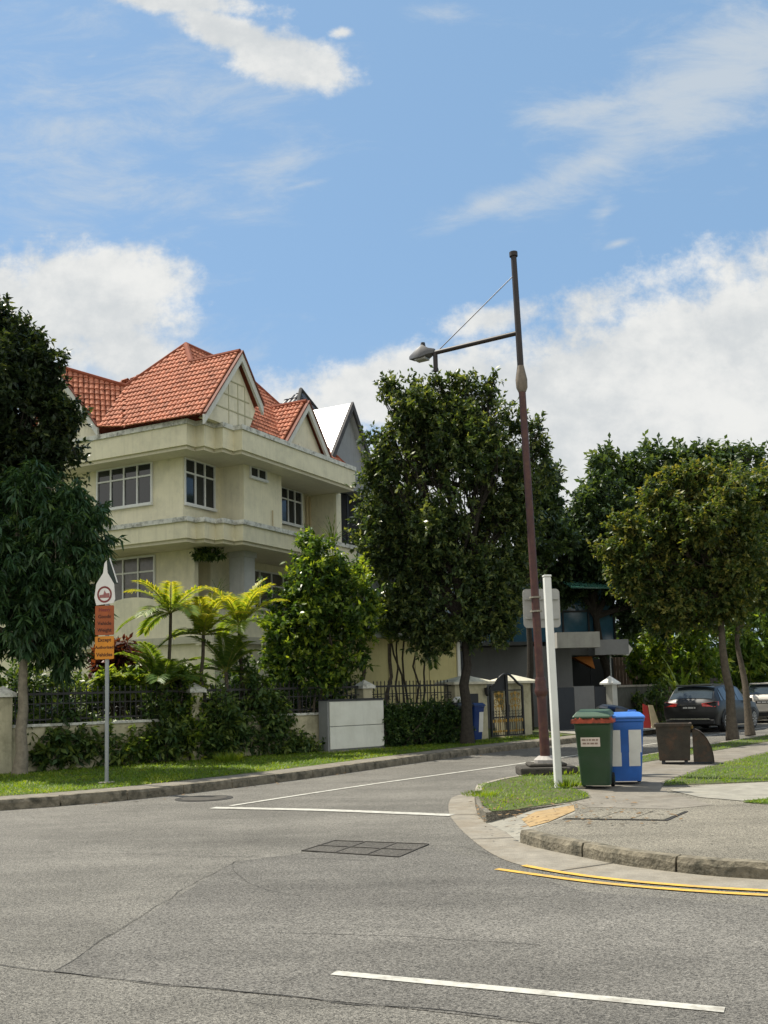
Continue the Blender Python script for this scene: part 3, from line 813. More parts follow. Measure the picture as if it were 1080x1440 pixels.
fence('cream low wall with black iron railing behind the palms and leafy shrubs', 4.24, 8.84, (4.06, 9.02))
fence('black iron railing with a row of spikes above the clipped hedge', 9.2, 12.1, (), zw=.98)

# wide letterbox pier and gate pier with pyramid caps
def pier(label, k0, k1, y0, y1, capk0, capk1, z=1.6, letter=False):
    t = thing('gate_pier', label, 'gate pier', FLOC, FRZ)
    obj('pier_wall', MB().b2(k0,k1,y0,y1,-.02,z), FWALL, t, bevel=.015)
    c = MB(); kc, yc = (capk0+capk1)/2, (y0+y1)/2
    c.b2(capk0,capk1,y0-.16,y1+.16,z,z+.07)
    ca = [(capk0,y0-.16,z+.07),(capk1,y0-.16,z+.07),(capk1,y1+.16,z+.07),(capk0,y1+.16,z+.07),(kc,yc,z+.27)]
    c.add(ca, [(0,1,4),(1,2,4),(2,3,4),(3,0,4)])
    obj('cap', c, mat('pier_cap', (.62,.59,.47), .9, .12, 5, dirt=(.25,.24,.18), dscale=3, damt=.5), t)
    if letter:
        obj('letterbox', MB().b2(k0+.5,k0+.86,y0-.05,y0+.02,.95,1.33), DKGREY, t, bevel=.01)
        l = MB().b2(k0+.62,k0+.98,y0-.02,y0+.02,.1,.95)
        obj('meter_door', l, mat('meter_door', (.20,.20,.19), .6, .1), t)
        lam = MB().tube([(k1-.1,y0-.1,1.25),(k1-.1,y0-.1,1.30),(k1-.1,y0-.1,1.45),(k1-.1,y0-.1,1.50)], [.03,.06,.075,.02], 8)
        lam.bar((k1-.1,y0,1.48),(k1-.1,y0-.1,1.48),.02)
        obj('lamp', lam, DARKIRON, t)
    return t
pier('wide cream pier with letterbox between the hedge railing and the gold gate', 12.14, 13.40, -.12, .35, 11.96, 13.56, letter=True)
pier('cream gate pier with pyramid cap just behind the maroon lamp post', 14.42, 15.62, .22, .62, 14.22, 15.8)

gate = thing('garden_gate', 'arched black iron double gate with gold scrollwork between two cream piers', 'gate', FLOC, FRZ)
GOLD = mat('gold_scroll', (.36,.22,.05), .45, .3, 8, metal=.5)
def gate_leaf(x0, x1, sg):
    f = MB(); n = 12
    def top(x):
        u = (x-13.66)/(15.0-13.66); d = abs(u-.5)*2
        return 1.52+.36*(.5+.5*math.cos(math.pi*min(1,d)))**.8
    xs = [x0+(x1-x0)*i/n for i in range(n+1)]
    f.tube([(x,0,top(x)) for x in xs], .034, 6)
    f.bar((x0,0,.08),(x0,0,top(x0)),.055); f.bar((x1,0,.08),(x1,0,top(x1)),.055)
    for z in (.10,.62,1.40): f.bar((x0,0,z),(x1,0,z),.035)
    leaf = obj('gate_leaf', f, DARKIRON, gate)
    b = MB()
    for i in range(1,7):
        x = x0+(x1-x0)*i/7; b.bar((x,0,.1),(x,0,.62),.013)
    for zz in (.62,.70,.78):
        for i in range(5):
            x = x0+(x1-x0)*(i+.5)/5; scroll(b, x-.03, zz, .038, 0, 1)
    obj('bars', b, DARKIRON, leaf)
    g = MB(); xc = (x0+x1)/2
    for z, r in ((.88,.09),(1.05,.12),(1.24,.10)):
        for s in (-1,1):
            scroll(g, xc, z, r, -.01, s); scroll(g, xc+s*.2, z+.03, r*.55, -.01, -s)
    g.tube([(xc,-.01,.16),(xc,-.01,1.38)], .012, 5); g.bar((x0,-.01,.52),(x1,-.01,.52),.015); g.bar((x0,-.01,.22),(x1,-.01,.22),.015)
    for z in (.95,1.15,1.32): g.box((xc,-.01,z),(.10,.02,.07),0)
    for i in range(6):
        x = x0+(x1-x0)*(i+.5)/6; g.box((x,-.01,.52),(.05,.02,.09))
        g.box((x,-.01,.22),(.04,.02,.06))
    obj('scrollwork', g, GOLD, leaf)
    pn = MB()
    pts = [(x,.02,max(1.40,top(x)-.03)) for x in xs]
    pn.extr([(x0,.02,1.40)]+pts+[(x1,.02,1.40)], (0,.012,0))
    if sg < 0: obj('top_plate', pn, DKGREY, leaf)
gate_leaf(13.66, 14.31, -1); gate_leaf(14.35, 15.0, 1)
obj('latch', MB().b2(14.27,14.39,-.05,.0,.78,.98), DARKIRON, gate)

# white service cabinet on the verge
cab = thing('service_cabinet', 'plain off white two panel service cabinet with a grey frame standing on the verge', 'cabinet', FLOC, FRZ)
k0, k1 = 7.42, 9.20
obj('body', MB().b2(k0,k1,-.55,-.18,.04,1.27), mat('cabinet_grey', (.21,.22,.22), .6, .1), cab)
CABW = mat('cabinet_white', (.66,.67,.60), .6, .06, 2, streak=.2, dirt=(.5,.5,.42), dscale=1.5, damt=.4)
for z0, z1 in ((.08,.625),(.64,1.24)): obj('door_panel', MB().b2(k0+.05,k1-.03,-.585,-.553,z0,z1), CABW, cab, bevel=.006)
obj('top', MB().b2(k0-.02,k1+.02,-.62,-.14,1.272,1.30), DKGREY, cab)
ft = MB(); ft.b2(k0-.15,k1+.1,-.75,-.1,-.03,.04); obj('plinth', ft, CONC, cab)

# ------------------------------------------------------------------ modern house down the side road
mo = P(655,930,36.5); me_ = P(786,930,36.8)
mang = math.atan2(me_.y-mo.y, me_.x-mo.x)
mod = thing('modern_house', 'modern charcoal and grey house with blue glazing, pale beams and an open car porch', 'house', (mo.x,mo.y,0), mang)
obj('side_wall', MB().b2(-1.5,3.30,0,8,0,3.08), GREYW, mod)
for x in (.55, 2.6): pass
PB = mat('pale_beam', (.36,.36,.335), .85, .1, 3, streak=.25)
obj('beam', MB().b2(3.3,4.9,-.5,.3,2.98,3.55), PB, mod)
obj('beam', MB().b2(4.9,6.2,.2,1.0,2.72,3.28), mat('grey_beam', (.22,.225,.23), .85, .1, 3), mod)
obj('porch_slab', MB().b2(3.32,6.2,1.0,8,2.75,3.3), GREYW, mod)
obj('rear_wall', MB().b2(3.3,7.6,6.5,7,0,2.75), DKGREY, mod)
obj('column', MB().b2(3.35,4.1,.5,1.0,0,2.98), GREYW, mod)
obj('eave', MB().b2(-3.2,2.3,-1.0,.2,3.10,3.22), mat('dark_eave', (.05,.055,.055), .7), mod)
BLUEG = glassmat('blue_glass', (.035,.10,.155), .08)
gl = MB(); gl.b2(-1.2,6.0,1.2,1.25,3.3,5.6)
obj('glazing', gl, BLUEG, mod)
mu = MB()
for x in range(-1,7): mu.b2(x*1.0-.03,x*1.0+.03,1.12,1.2,3.3,5.6)
mu.b2(-1.2,6.0,1.1,1.2,4.4,4.46)
obj('mullion', mu, DKGREY, mod)
obj('upper_wall', MB().b2(-1.4,6.1,1.3,8,3.3,6.4), GREYW, mod)
obj('glass_canopy', MB().extr([(3.9,-.6,5.15),(6.4,-.6,5.08),(6.4,1.0,5.5),(3.9,1.0,5.6)], (0,0,.05)), mat('green_canopy_glass', (.03,.09,.07), .15, .2, 2), mod)
lw = MB().b2(-.2,.12,-.04,0,1.3,2.5); obj('window', lw, WGLASS, mod)
# orange sunshade in the porch
oc = P(832,938,40)
osh = thing('folded_sunshade', 'orange folded sunshade standing in the dark car porch', 'sunshade', (oc.x,oc.y,1.0), .3)
obj('canopy', MB().extr([(-.75,0,1.72),(.0,0,1.85),(.15,0,1.25)], (0,.5,.06)), mat('orange_canvas', (.62,.22,.05), .8, .1, 5), osh)
obj('pole', MB().tube([(.06,.2,-1.0),(.06,.2,1.4)], .03, 8), DKGREY, osh)
# driveway gate and boundary of that house
q0, q1 = P(787,965,33.2), P(852,965,35.4)
dga = math.atan2(q1.y-q0.y,q1.x-q0.x); dl = (q1-q0).length
dg_ = thing('driveway_gate', 'charcoal driveway gate with a pale grey middle panel beside a white capped post', 'gate', (q0.x,q0.y,.05), dga)
obj('gate_leaf', MB().b2(-.7,dl*.28,-.03,.03,.05,1.5), DKGREY, dg_)
obj('gate_leaf', MB().b2(dl*.29,dl*.72,-.02,.04,.05,1.53), mat('pale_gate_panel', (.17,.17,.165), .8, .08, 3), dg_)
obj('gate_leaf', MB().b2(dl*.73,dl*.98,-.03,.03,.05,1.5), DKGREY, dg_)
gpst = thing('gate_post', 'slim white gate post with a pointed cap at the end of the charcoal gate', 'gate post', (q1.x+.18,q1.y+.1,.05), dga)
obj('shaft', MB().b2(-.17,.17,-.17,.17,0,1.56), mat('post_white', (.52,.52,.47), .8, .08, 3, streak=.3), gpst, bevel=.01)
obj('cap', MB().b2(-.27,.27,-.27,.27,1.56,1.62).pyr((0,0,1.62),.54,.54,.25), WHITE, gpst)
# low wall and timber fence further along
r0, r1 = P(862,965,36.2), P(925,965,41)
ra = math.atan2(r1.y-r0.y,r1.x-r0.x); rl = (r1-r0).length
lwv = thing('boundary_wall', 'dark mossy boundary wall beyond the white capped gate post', 'wall', (r0.x,r0.y,.05), ra)
obj('masonry', MB().b2(.1,rl,-.1,.1,0,1.45), mat('mossy_wall', (.085,.085,.07), .95, .3, 3, streak=.4), lwv)
obj('coping', MB().b2(.1,rl,-.15,.15,1.45,1.53), CONC, lwv)
tf0, tf1 = P(925,960,42), P(1085,960,52)
ta = math.atan2(tf1.y-tf0.y,tf1.x-tf0.x); tl = (tf1-tf0).length
tfn = thing('timber_fence', 'grey timber board fence behind the parked cars', 'fence', (tf0.x,tf0.y,.05), ta)
bd = MB(); 
for i in range(int(tl/.16)): bd.b2(i*.16,i*.16+.15,-.015+.006*(i%2),.015,0,1.75+.03*math.sin(i*1.7))
obj('boards', bd, mat('weathered_board', (.15,.125,.10), .9, .3, 4), tfn)
obj('rail', MB().b2(0,tl,.015,.06,1.3,1.38), BARK, tfn)
brn0 = P(868,945,44)
bw = thing('timber_screen', 'tall dark brown timber screen under the arrow sign', 'screen', (brn0.x,brn0.y,.05), .25)
bd = MB()
for i in range(11): bd.b2(-.2+i*.16,-.2+i*.16+.14,-.02+.008*(i%2),.02,0,2.75)
obj('boards', bd, mat('brown_board', (.075,.05,.035), .8, .3, 4), bw)
obj('rail', MB().b2(-.2,1.56,.022,.07,2.3,2.4), BARK, bw)
# pavement of the driveway beyond the gates
struct('driveway', MB().add([(*fpt(15.9,-1.9)[:2],.152),(9.6,33.2,.152),(9.5,37,.152),(5.0,33.5,.152)], [(0,1,2,3)]), SLABM)

# ------------------------------------------------------------------ street lamp
MAROON = mat('maroon_pole_paint', (.060,.018,.015), .55, .3, 7, dirt=(.11,.05,.025), dscale=6, damt=.6, spec=.5)
DARKP = mat('dark_pole_paint', (.020,.013,.012), .55, .25, 8, spec=.5)
lp = thing('street_lamp', 'tall maroon street lamp post with a long side arm and wire stay', 'street lamp', (2.67,17.13,.13))
def L_(p): return Vector(p)-Vector((2.67,17.13,.13))
topw = P(722,357,17.13); knw = P(735,530,17.13); clw = P(764,960,17.13); armw = P(727,468,17.13); b0 = Vector((2.67,17.13,.13))
def on_pole(z):
    t = (z-b0.z)/(topw.z-b0.z); return b0.lerp(topw, t)
pz = lambda z: L_(on_pole(z))
obj('lower_shaft', MB().tube([pz(.3),pz(1.75)], [.085,.078], 14), MAROON, lp, True)
obj('collar', MB().tube([pz(1.44),pz(1.5),pz(1.55),pz(1.62),pz(1.68),pz(1.76)], [.088,.112,.112,.09,.1,.08], 14), MAROON, lp, True)
obj('shaft', MB().tube([pz(1.7),pz(7.0)], [.072,.062], 12), MAROON, lp, True)
kz = knw.z
obj('knuckle', MB().tube([pz(kz-.28),pz(kz-.2),pz(kz-.05),pz(kz+.1),pz(kz+.2)], [.066,.10,.105,.078,.06], 12), mat('grey_knuckle', (.17,.14,.11), .7, .25, 8), lp, True)
obj('upper_shaft', MB().tube([pz(kz+.15),pz(topw.z-.02)], [.058,.052], 12), DARKP, lp, True)
obj('top_cap', MB().tube([pz(topw.z-.05),pz(topw.z+.03)], .075, 12), DARKP, lp, True)
arme = P(608,497,18.1)
A0 = L_(on_pole(armw.z)); A1 = L_(arme)
obj('arm', MB().tube([A0,A1], .042, 10), DARKP, lp, True)
dr = MB().tube([A0.lerp(A1,.965),A0.lerp(A1,.965)+Vector((0,0,-.36))], .045, 10)
obj('drop_pipe', dr, DARKP, lp, True)
obj('stay_wire', MB().tube([L_(on_pole(P(718,386,17.13).z)),A0.lerp(A1,.95)], .009, 6), mat('stay_wire_steel', (.10,.10,.11), .5, .1, metal=.6), lp)
ad = (A1-A0).normalized(); side = ad.cross(Vector((0,0,1))).normalized()
lan = MB(); secs = []
for d, hw, zt, zb in ((-.05,.04,.04,-.04),(.06,.10,.07,-.06),(.18,.14,.15,-.10),(.30,.14,.09,-.10),(.44,.08,.02,-.08),(.50,.02,-.01,-.055)):
    c = A1+ad*d+Vector((0,0,.04)); secs.append([c+side*hw*a+Vector((0,0,b)) for a,b in ((-1,zb),(1,zb),(1.0,zb*.1),(.55,zt),(-.55,zt),(-1.0,zb*.1))])
vs = [p for s in secs for p in s]; fs = []
for i in range(len(secs)-1):
    for k in range(6): fs.append((i*6+k,i*6+(k+1)%6,(i+1)*6+(k+1)%6,(i+1)*6+k))
fs += [tuple(range(6)),tuple((len(secs)-1)*6+k for k in range(6))]
lan.add(vs, fs)
LANG = mat('lantern_grey', (.10,.10,.105), .5, .15, 6)
lan_o = obj('lantern', lan, LANG, lp, True)
c = A1+ad*.23+Vector((0,0,-.07)); obj('lens', MB().box((c.x,c.y,c.z),(.24,.18,.05),math.atan2(ad.y,ad.x)), mat('lantern_lens', (.30,.30,.28), .2, .05), lan_o, bevel=.015)
c = A1+ad*.20+Vector((0,0,.20)); obj('photocell', MB().tube([c-Vector((0,0,.04)),c+Vector((0,0,.05))], [.055,.04], 10), DKGREY, lan_o)
pb = MB().b2(-.48,.48,-.36,.36,-.02,.13); pb.b2(-.32,.32,-.26,.26,.13,.19)
obj('plinth', pb, mat('dark_plinth', (.055,.05,.042), .95, .4, 8, bump=.8, bscale=25), lp, bevel=.03)
obj('base_plate', MB().tube([(0,0,.19),(0,0,.24),(0,0,.30)], [.2,.2,.125], 14), mat('plate_grey', (.33,.31,.29), .8, .2, 8), lp)
bl = MB()
obj('strap', MB().tube([pz(3.12),pz(3.15)], .1, 12), CONC, lp); obj('strap', MB().tube([pz(2.88),pz(2.91)], .102, 12), CONC, lp)

# back of the sign board strapped behind the lamp
def rrect(w, h, r, n=5):
    pts = []
    for cx, cz, a in ((w/2-r,h/2-r,0),(-w/2+r,h/2-r,90),(-w/2+r,-h/2+r,180),(w/2-r,-h/2+r,270)):
        for i in range(n+1):
            th = math.radians(a+90*i/n); pts.append((cx+r*math.cos(th), cz+r*math.sin(th)))
    return pts
sb_c = (P(735,828,17.3)+P(790,882,17.3))/2
sbd = thing('sign_board', 'blank grey back of a rounded sign board strapped behind the maroon lamp post', 'sign', (sb_c.x,17.36,sb_c.z), .12)
BACKG = mat('aluminium_back', (.37,.37,.35), .6, .08, 4, streak=.25, metal=.2)
obj('plate', MB().extr([(x,0,z) for x,z in rrect(.66,.68,.07)], (0,.012,0)), BACKG, sbd)
for z in (.17,-.17): obj('channel', MB().b2(-.30,.30,-.035,-.001,z-.02,z+.02), BACKG, sbd)

# white square post beside the bins
wp0 = Vector((2.46,14.7,.135)); wpt = P(769,812,14.7)
wp = thing('white_post', 'plain white square steel post in the grass beside the green bin', 'post', tuple(wp0), .12)
tl_ = Vector((wpt.x-wp0.x, 0, wpt.z-wp0.z)); ca, sa = math.cos(-.12), math.sin(-.12)
tl_ = Vector((tl_.x*ca, tl_.x*sa, tl_.z)); vs = []
for o in (Vector((0,0,-.05)), tl_):
    for a, b in ((-1,-1),(1,-1),(1,1),(-1,1)): vs.append(o+Vector((a*.052,b*.052,0)))
WPM = mat('white_post_paint', (.68,.69,.66), .45, .06, 3, streak=.25)
obj('shaft', MB().add(vs, [(0,1,5,4),(1,2,6,5),(2,3,7,6),(3,0,4,7),(3,2,1,0),(4,5,6,7)]), WPM, wp, bevel=.012)
obj('cap', MB().box(tuple(tl_+Vector((-.0,0,.02))),(.115,.115,.03)), WPM, wp, bevel=.008)
# ------------------------------------------------------------------ traffic sign on the left verge
sg = thing('traffic_sign', 'tall grey pole with a red ringed white sign above brown and orange plates', 'sign', (-4.83,17.28,.14), -.12)
zz = lambda y: P(152,y,17.28).z-.14
SX = -.03
POLE = mat('galvanised_pole', (.30,.32,.32), .5, .12, 6, metal=.4)
obj('pole', MB().tube([(0,0,-.02),(.0,.0,zz(802))], .034, 12), POLE, sg, True)
fb = MB().tube([(0,0,0),(0,0,.03)], .14, 16); obj('foot', fb, CONC, sg)
SW = mat('sign_white', (.74,.72,.68), .4, .06, 6)
ORNG = mat('sign_orange', (.62,.235,.02), .45, .12, 5); BRN = mat('sign_brown', (.34,.085,.022), .45, .2, 5)
REDR = mat('sign_dark_red', (.20,.035,.03), .45, .2, 5); BLK = mat('sign_black', (.015,.012,.01), .5, .05); BRT = mat('sign_dark_lettering', (.055,.015,.008), .5, .05)
zo0, zo1, zb1, zw1, zt1 = zz(927), zz(894), zz(851), zz(820), zz(787)
def plate(name, x0, x1, z0, z1, m, y=-.05):
    c = ((x0+x1)/2,(z0+z1)/2)
    return obj(name, MB().extr([(c[0]+x,y,c[1]+z) for x,z in rrect(x1-x0,z1-z0,.02)], (0,.012,0)), m, sg)
po = plate('orange_plate', SX-.17, SX+.17, zo0, zo1-.01, ORNG)
for i, tx in enumerate(('Except','Authorised','Vehicles')):
    text(tx, 'lettering', po, .088 if i != 1 else .073, BRT, (SX, -.052, zo1-.075-i*.128), (math.pi/2,0,0))
pbn = plate('brown_plate', SX-.17, SX+.17, zo1+.01, zb1-.01, BRN)
for i, tx in enumerate(('Heavy','Goods','Vehicle','Weight')):
    text(tx, 'lettering', pbn, .085, BRT if i else REDR, (SX, -.052, zb1-.085-i*.118), (math.pi/2,0,0))
hw = .19
pw = MB().extr([(SX+x,-.05,z) for x,z in ((-.15,zb1+.0),(.16,zb1+.03),(.19,zb1+.10),(.17,zw1-.02),(.05,zw1+.18),(.035,zt1-.02),(-.005,zt1-.07),(-.03,zw1+.17),(-.15,zw1-.01),(-.185,zb1+.14))], (0,.012,0))
wpl = obj('white_plate', pw, SW, sg)
rg = MB(); rc = (SX+.0, zb1+.185); n = 28
vs, fs = [], []
for i in range(n):
    th = 2*math.pi*i/n
    for r in (.145,.112): vs.append((rc[0]+r*math.cos(th)*.92, -.053, rc[1]+r*math.sin(th)))
fs = [(2*i,2*((i+1)%n),2*((i+1)%n)+1,2*i+1) for i in range(n)]
obj('red_ring', MB().add(vs, fs), REDR, wpl)
obj('emblem', MB().extr([(rc[0]+x,-.053,rc[1]+z) for x,z in ((-.09,-.06),(.09,-.06),(.09,.02),(.03,.02),(.0,.07),(-.02,.0),(-.09,-.01))], (0,-.001,0)), mat('emblem_dusky_red', (.33,.13,.12), .5, .3, 20), wpl)
bkp = MB().extr([(SX+.02+x,-.025,z) for x,z in ((-.12,zw1-.02),(.21,zw1-.02),(.06,zt1+.03))], (0,.01,0))
bpl = obj('dark_plate', bkp, mat('sign_dark_green', (.015,.03,.024), .35, .2), sg)
eb = MB().bar((SX+.02+.065,-.03,zt1+.02),(SX+.02+.205,-.03,zw1-.0),.025,.012); obj('white_edge', eb, SW, bpl)

# ------------------------------------------------------------------ wheeled bins
def plastic(name, c, r=.42): return mat(name, c, r, .14, 4, bump=.12, bscale=90, spec=.45, dirt=tuple(.5*k+.03 for k in c), dscale=3, damt=.35)
GRN = plastic('green_bin_plastic', (.018,.050,.022)); BLU = plastic('blue_bin_plastic', (.022,.115,.42)); BLUL = plastic('blue_lid_plastic', (.05,.17,.52))
RUB = mat('black_rubber', (.012,.012,.012), .8, .2, 9); GRNL = plastic('green_lid_plastic', (.035,.075,.042)); DRKB = plastic('dark_bin_plastic', (.020,.024,.026))
STK = mat('sticker_white', (.62,.62,.58), .5, .08, 5); STKP = mat('sticker_pink', (.60,.52,.46), .5, .1, 6); REDT = mat('sticker_red', (.42,.05,.03), .6, .1)
ORB = mat('red_orange_rim', (.30,.055,.025), .6, .5, 9, dirt=(.05,.03,.02), dscale=9, damt=.7)
def bin_(name, label, cat, x, y, z, rz, body, lid, w=.56, d=.62, h=.93, lid_open=0, lidh=.09, group=None):
    t = thing(name, label, cat, (x,y,z), rz, group)
    # tapered open-topped tub, front faces -y
    secs = []
    for zz_, k, f in ((.05,.80,.78),(.10,.82,.80),(.45,.90,.88),(h-.12,.985,.97),(h-.11,1.0,.985),(h-.02,1.02,1.0),(h,1.06,1.05),(h+.03,1.06,1.05)):
        hw, hd = w/2*k, d/2*f; r = .06; yo = (1-f)*d*.30; ring = []
        for cx, cy, a in ((hw-r,hd-r,0),(-hw+r,hd-r,90),(-hw+r,-hd+r,180),(hw-r,-hd+r,270)):
            for i in range(4):
                th = math.radians(a+30*i); ring.append((cx+r*math.cos(th), cy+r*math.sin(th)+yo, zz_))
        secs.append(ring)
    n = 16; mb = MB(); vs = [p for s in secs for p in s]
    fs = [(i*n+k,i*n+(k+1)%n,(i+1)*n+(k+1)%n,(i+1)*n+k) for i in range(len(secs)-1) for k in range(n)]
    fs.append(tuple(range(n))[::-1])
    inner = [(p[0]*.92,p[1]*.92,h-.02) for p in secs[-1]]; o = len(vs); vs += inner
    fs += [((len(secs)-1)*n+k,(len(secs)-1)*n+(k+1)%n,o+(k+1)%n,o+k) for k in range(n)]; fs.append(tuple(o+k for k in range(n)))
    mb.add(vs, fs)
    bo = obj('body', mb, body, t, True)
    rb = MB()
    for sx in (-1,1): rb.bar((sx*w*.30,-d*.46,.3),(sx*w*.34,-d*.505,h-.13),.03,.02)
    obj('front_ribs', rb, body, bo) if False else None
    # lid
    L = MB(); hw, hd = w/2*1.07, d/2*1.05
    ring0 = [(-hw,-hd-.02,0),(hw,-hd-.02,0),(hw,hd+.02,0),(-hw,hd+.02,0)]
    ring1 = [(-hw,-hd-.02,.03),(hw,-hd-.02,.03),(hw,hd+.02,.03),(-hw,hd+.02,.03)]
    ring2 = [(-hw*.8,-hd*.78,lidh),(hw*.8,-hd*.78,lidh),(hw*.8,hd*.85,lidh),(-hw*.8,hd*.85,lidh)]
    L.add(ring0+ring1+ring2, [(3,2,1,0),(8,9,10,11)]+[(i,(i+1)%4,4+(i+1)%4,4+i) for i in range(4)]+[(4+i,4+(i+1)%4,8+(i+1)%4,8+i) for i in range(4)])
    lo = obj('lid', L, lid, t, bevel=.012)
    lo.location = (0,hd+.02,h+.035); lo.rotation_euler = (-lid_open,0,0)
    for v in lo.data.vertices: v.co.y -= hd+.02
    hd_ = MB().tube([(-w*.42,d*.5,h-.06),(-w*.42,d*.60,h-.03),(w*.42,d*.60,h-.03),(w*.42,d*.5,h-.06)], .018, 8)
    obj('handle', hd_, body, t, True)
    for sx in (-1,1):
        wl = MB().tube([(sx*(w*.36),d*.40,.10),(sx*(w*.36+.055),d*.40,.10)], .10, 18)
        wo = obj('wheel', wl, RUB, t, bevel=.01)
        obj('hub', MB().tube([(sx*(w*.36+.05),d*.40,.10),(sx*(w*.36+.062),d*.40,.10)], .05, 12), body, wo)
    obj('axle', MB().tube([(-w*.36,d*.40,.10),(w*.36,d*.40,.10)], .015, 8), RUB, t)
    return t, bo
bz = .136
gb_, gbo = bin_('wheeled_bin', 'dark green wheeled bin with red rim, ajar lid and a pink sticker on its front', 'bin', 2.98, 14.52, bz, -.30, GRN, GRNL, .50, .60, .92, lid_open=-.0)
gl_ = [c for c in gb_.children if c.name.startswith('lid')][0]
gl_.location.z += .075; gl_.rotation_euler[0] = .05
rim = MB()
for a, b in (((-.275,-.325),(.275,-.325)),((.275,-.325),(.275,.2)),((-.275,.2),(-.275,-.325))): rim.bar((*a,.955),(*b,.955),.035,.05)
rj = random.Random(4)
for i in range(9): rim.tube([(-.25+i*.06,-.30+rj.uniform(-.02,.03),.95),(-.22+i*.06,-.29+rj.uniform(-.03,.03),.985+rj.uniform(0,.03)),(-.19+i*.06,-.31,.95)], .03, 6)
obj('bag_edge', rim, ORB, gbo)
tb = MB()
for i in range(14):
    a = (rj.uniform(-.2,.2), rj.uniform(-.25,.2), rj.uniform(.95,.99)); tb.box(a, (rj.uniform(.05,.12),rj.uniform(.05,.1),rj.uniform(.03,.07)), rj.uniform(0,3))
obj('rubbish', tb, mat('mixed_rubbish', (.16,.10,.06), .8, .6, 9), gbo)
stz = .735
def sticker(parent, x0, x1, z0, z1, m, y0, y1, name='sticker'):
    return obj(name, MB().add([(x0,y0,z0),(x1,y0,z0),(x1,y1,z1),(x0,y1,z1)], [(0,1,2,3)]), m, parent)
def fy(h, d, z, w_=0):   # front surface of the tub at a height
    ks = ((.05,.78),(.10,.80),(.45,.88),(h-.12,.97),(h,1.05))
    for (a, fa), (b, fb) in zip(ks, ks[1:]):
        if a <= z <= b: f = fa+(fb-fa)*(z-a)/(b-a); return -(d/2*f)+(1-f)*d*.30-.004
sk = sticker(gbo, -.17, .10, .60, .73, STKP, fy(.92,.60,.60), fy(.92,.60,.73))
tilt = math.atan2(fy(.92,.60,.60)-fy(.92,.60,.73), .13)
for i, zq in enumerate((.695,.645)):
    lb = MB(); xx = -.155+.01*i
    for wdt in ((.055,.02,.03,.045,.03) if i == 0 else (.05,.035,.05,.04)):
        yq = fy(.92,.60,zq)-.004; lb.add([(xx,yq,zq-.011),(xx+wdt,yq,zq-.011),(xx+wdt,yq-.001,zq+.011),(xx,yq-.001,zq+.011)], [(0,1,2,3)]); xx += wdt+.012
    obj('blurred_lettering', lb, mat('sticker_ink', (.22,.15,.12), .6, .2) if i == 0 else bpy.data.materials['sticker_ink'], gbo)
bb_, bbo = bin_('wheeled_bin', 'bright blue recycling bin with two tall white stickers standing behind the green bin', 'bin', 3.52, 15.05, bz, -.12, BLU, BLUL, .54, .60, .93)
for x0, x1 in ((-.235,-.075),(.045,.225)):
    zs = (.27,.47,.80)
    for za, zb in zip(zs, zs[1:]):
        sticker(bbo, x0*(.9 if za<.4 else 1), x1*(.9 if za<.4 else 1), za, zb, STK, fy(.93,.60,za), fy(.93,.60,zb))
hl = MB().tube([(.07,-.02,1.03),(.09,-.02,1.075),(.19,-.02,1.075),(.21,-.02,1.03)], .012, 6)
obj('lid_grip', hl, BLUL, bb_, True)
# a black bag of rubbish draped between the two bins
bag = MB(); cvs = []
nb_ = 12
for i in range(7):
    th = math.pi*i/6
    for k in range(nb_):
        ph = 2*math.pi*k/nb_; q = 1+.22*math.sin(3*ph+i)+.12*math.sin(5*ph+2*i)
        cvs.append((.26*q*math.sin(th)*math.cos(ph), .17*q*math.sin(th)*math.sin(ph), .075*math.cos(th)))
bag.add(cvs, [(i*nb_+k,i*nb_+(k+1)%nb_,(i+1)*nb_+(k+1)%nb_,(i+1)*nb_+k) for i in range(6) for k in range(nb_)])
bg_ = obj('rubbish_bag', bag, mat('black_polythene', (.010,.010,.011), .3, .2, 8, spec=.6), None, True)
bg_.location = (3.42, 15.28, bz+1.09); bg_.rotation_euler = (0,.15,.2)
tag(bg_, 'crumpled black rubbish bag lying on top of the blue recycling bin', 'rubbish bag')
# small bins across the road by the wide pier
p1, p2 = fpt(12.05,-.30), fpt(12.60,-.36)
d1, d1o = bin_('wheeled_bin', 'black wheeled bin with a white bundle on its lid beside the hedge', 'bin', p1.x, p1.y, .14, FRZ, DRKB, DRKB, .55, .6, .95)
wb = MB(); wb.tube([(-.2,-.05,.0),(-.1,-.05,.05),(.1,.0,.055),(.2,.02,.0)], [.05,.09,.09,.04], 8)
wbo = obj('white_bundle', wb, WHITE, None, True); wbo.location = (p1.x,p1.y,.14+1.10); wbo.rotation_euler = (0,0,FRZ)
tag(wbo, 'small white bundle lying on the black bin by the hedge', 'bundle')
d2, d2o = bin_('wheeled_bin', 'blue recycling bin with a white sticker in front of the letterbox pier', 'bin', p2.x, p2.y, .14, FRZ, mat('deep_blue_plastic', (.010,.035,.15), .45, .1, 4), mat('deep_blue_lid', (.012,.035,.13), .45, .1, 4), .42, .48, .93)
sticker(d2o, .0, .16, .25, .8, STK, fy(.93,.48,.25), fy(.93,.48,.8))

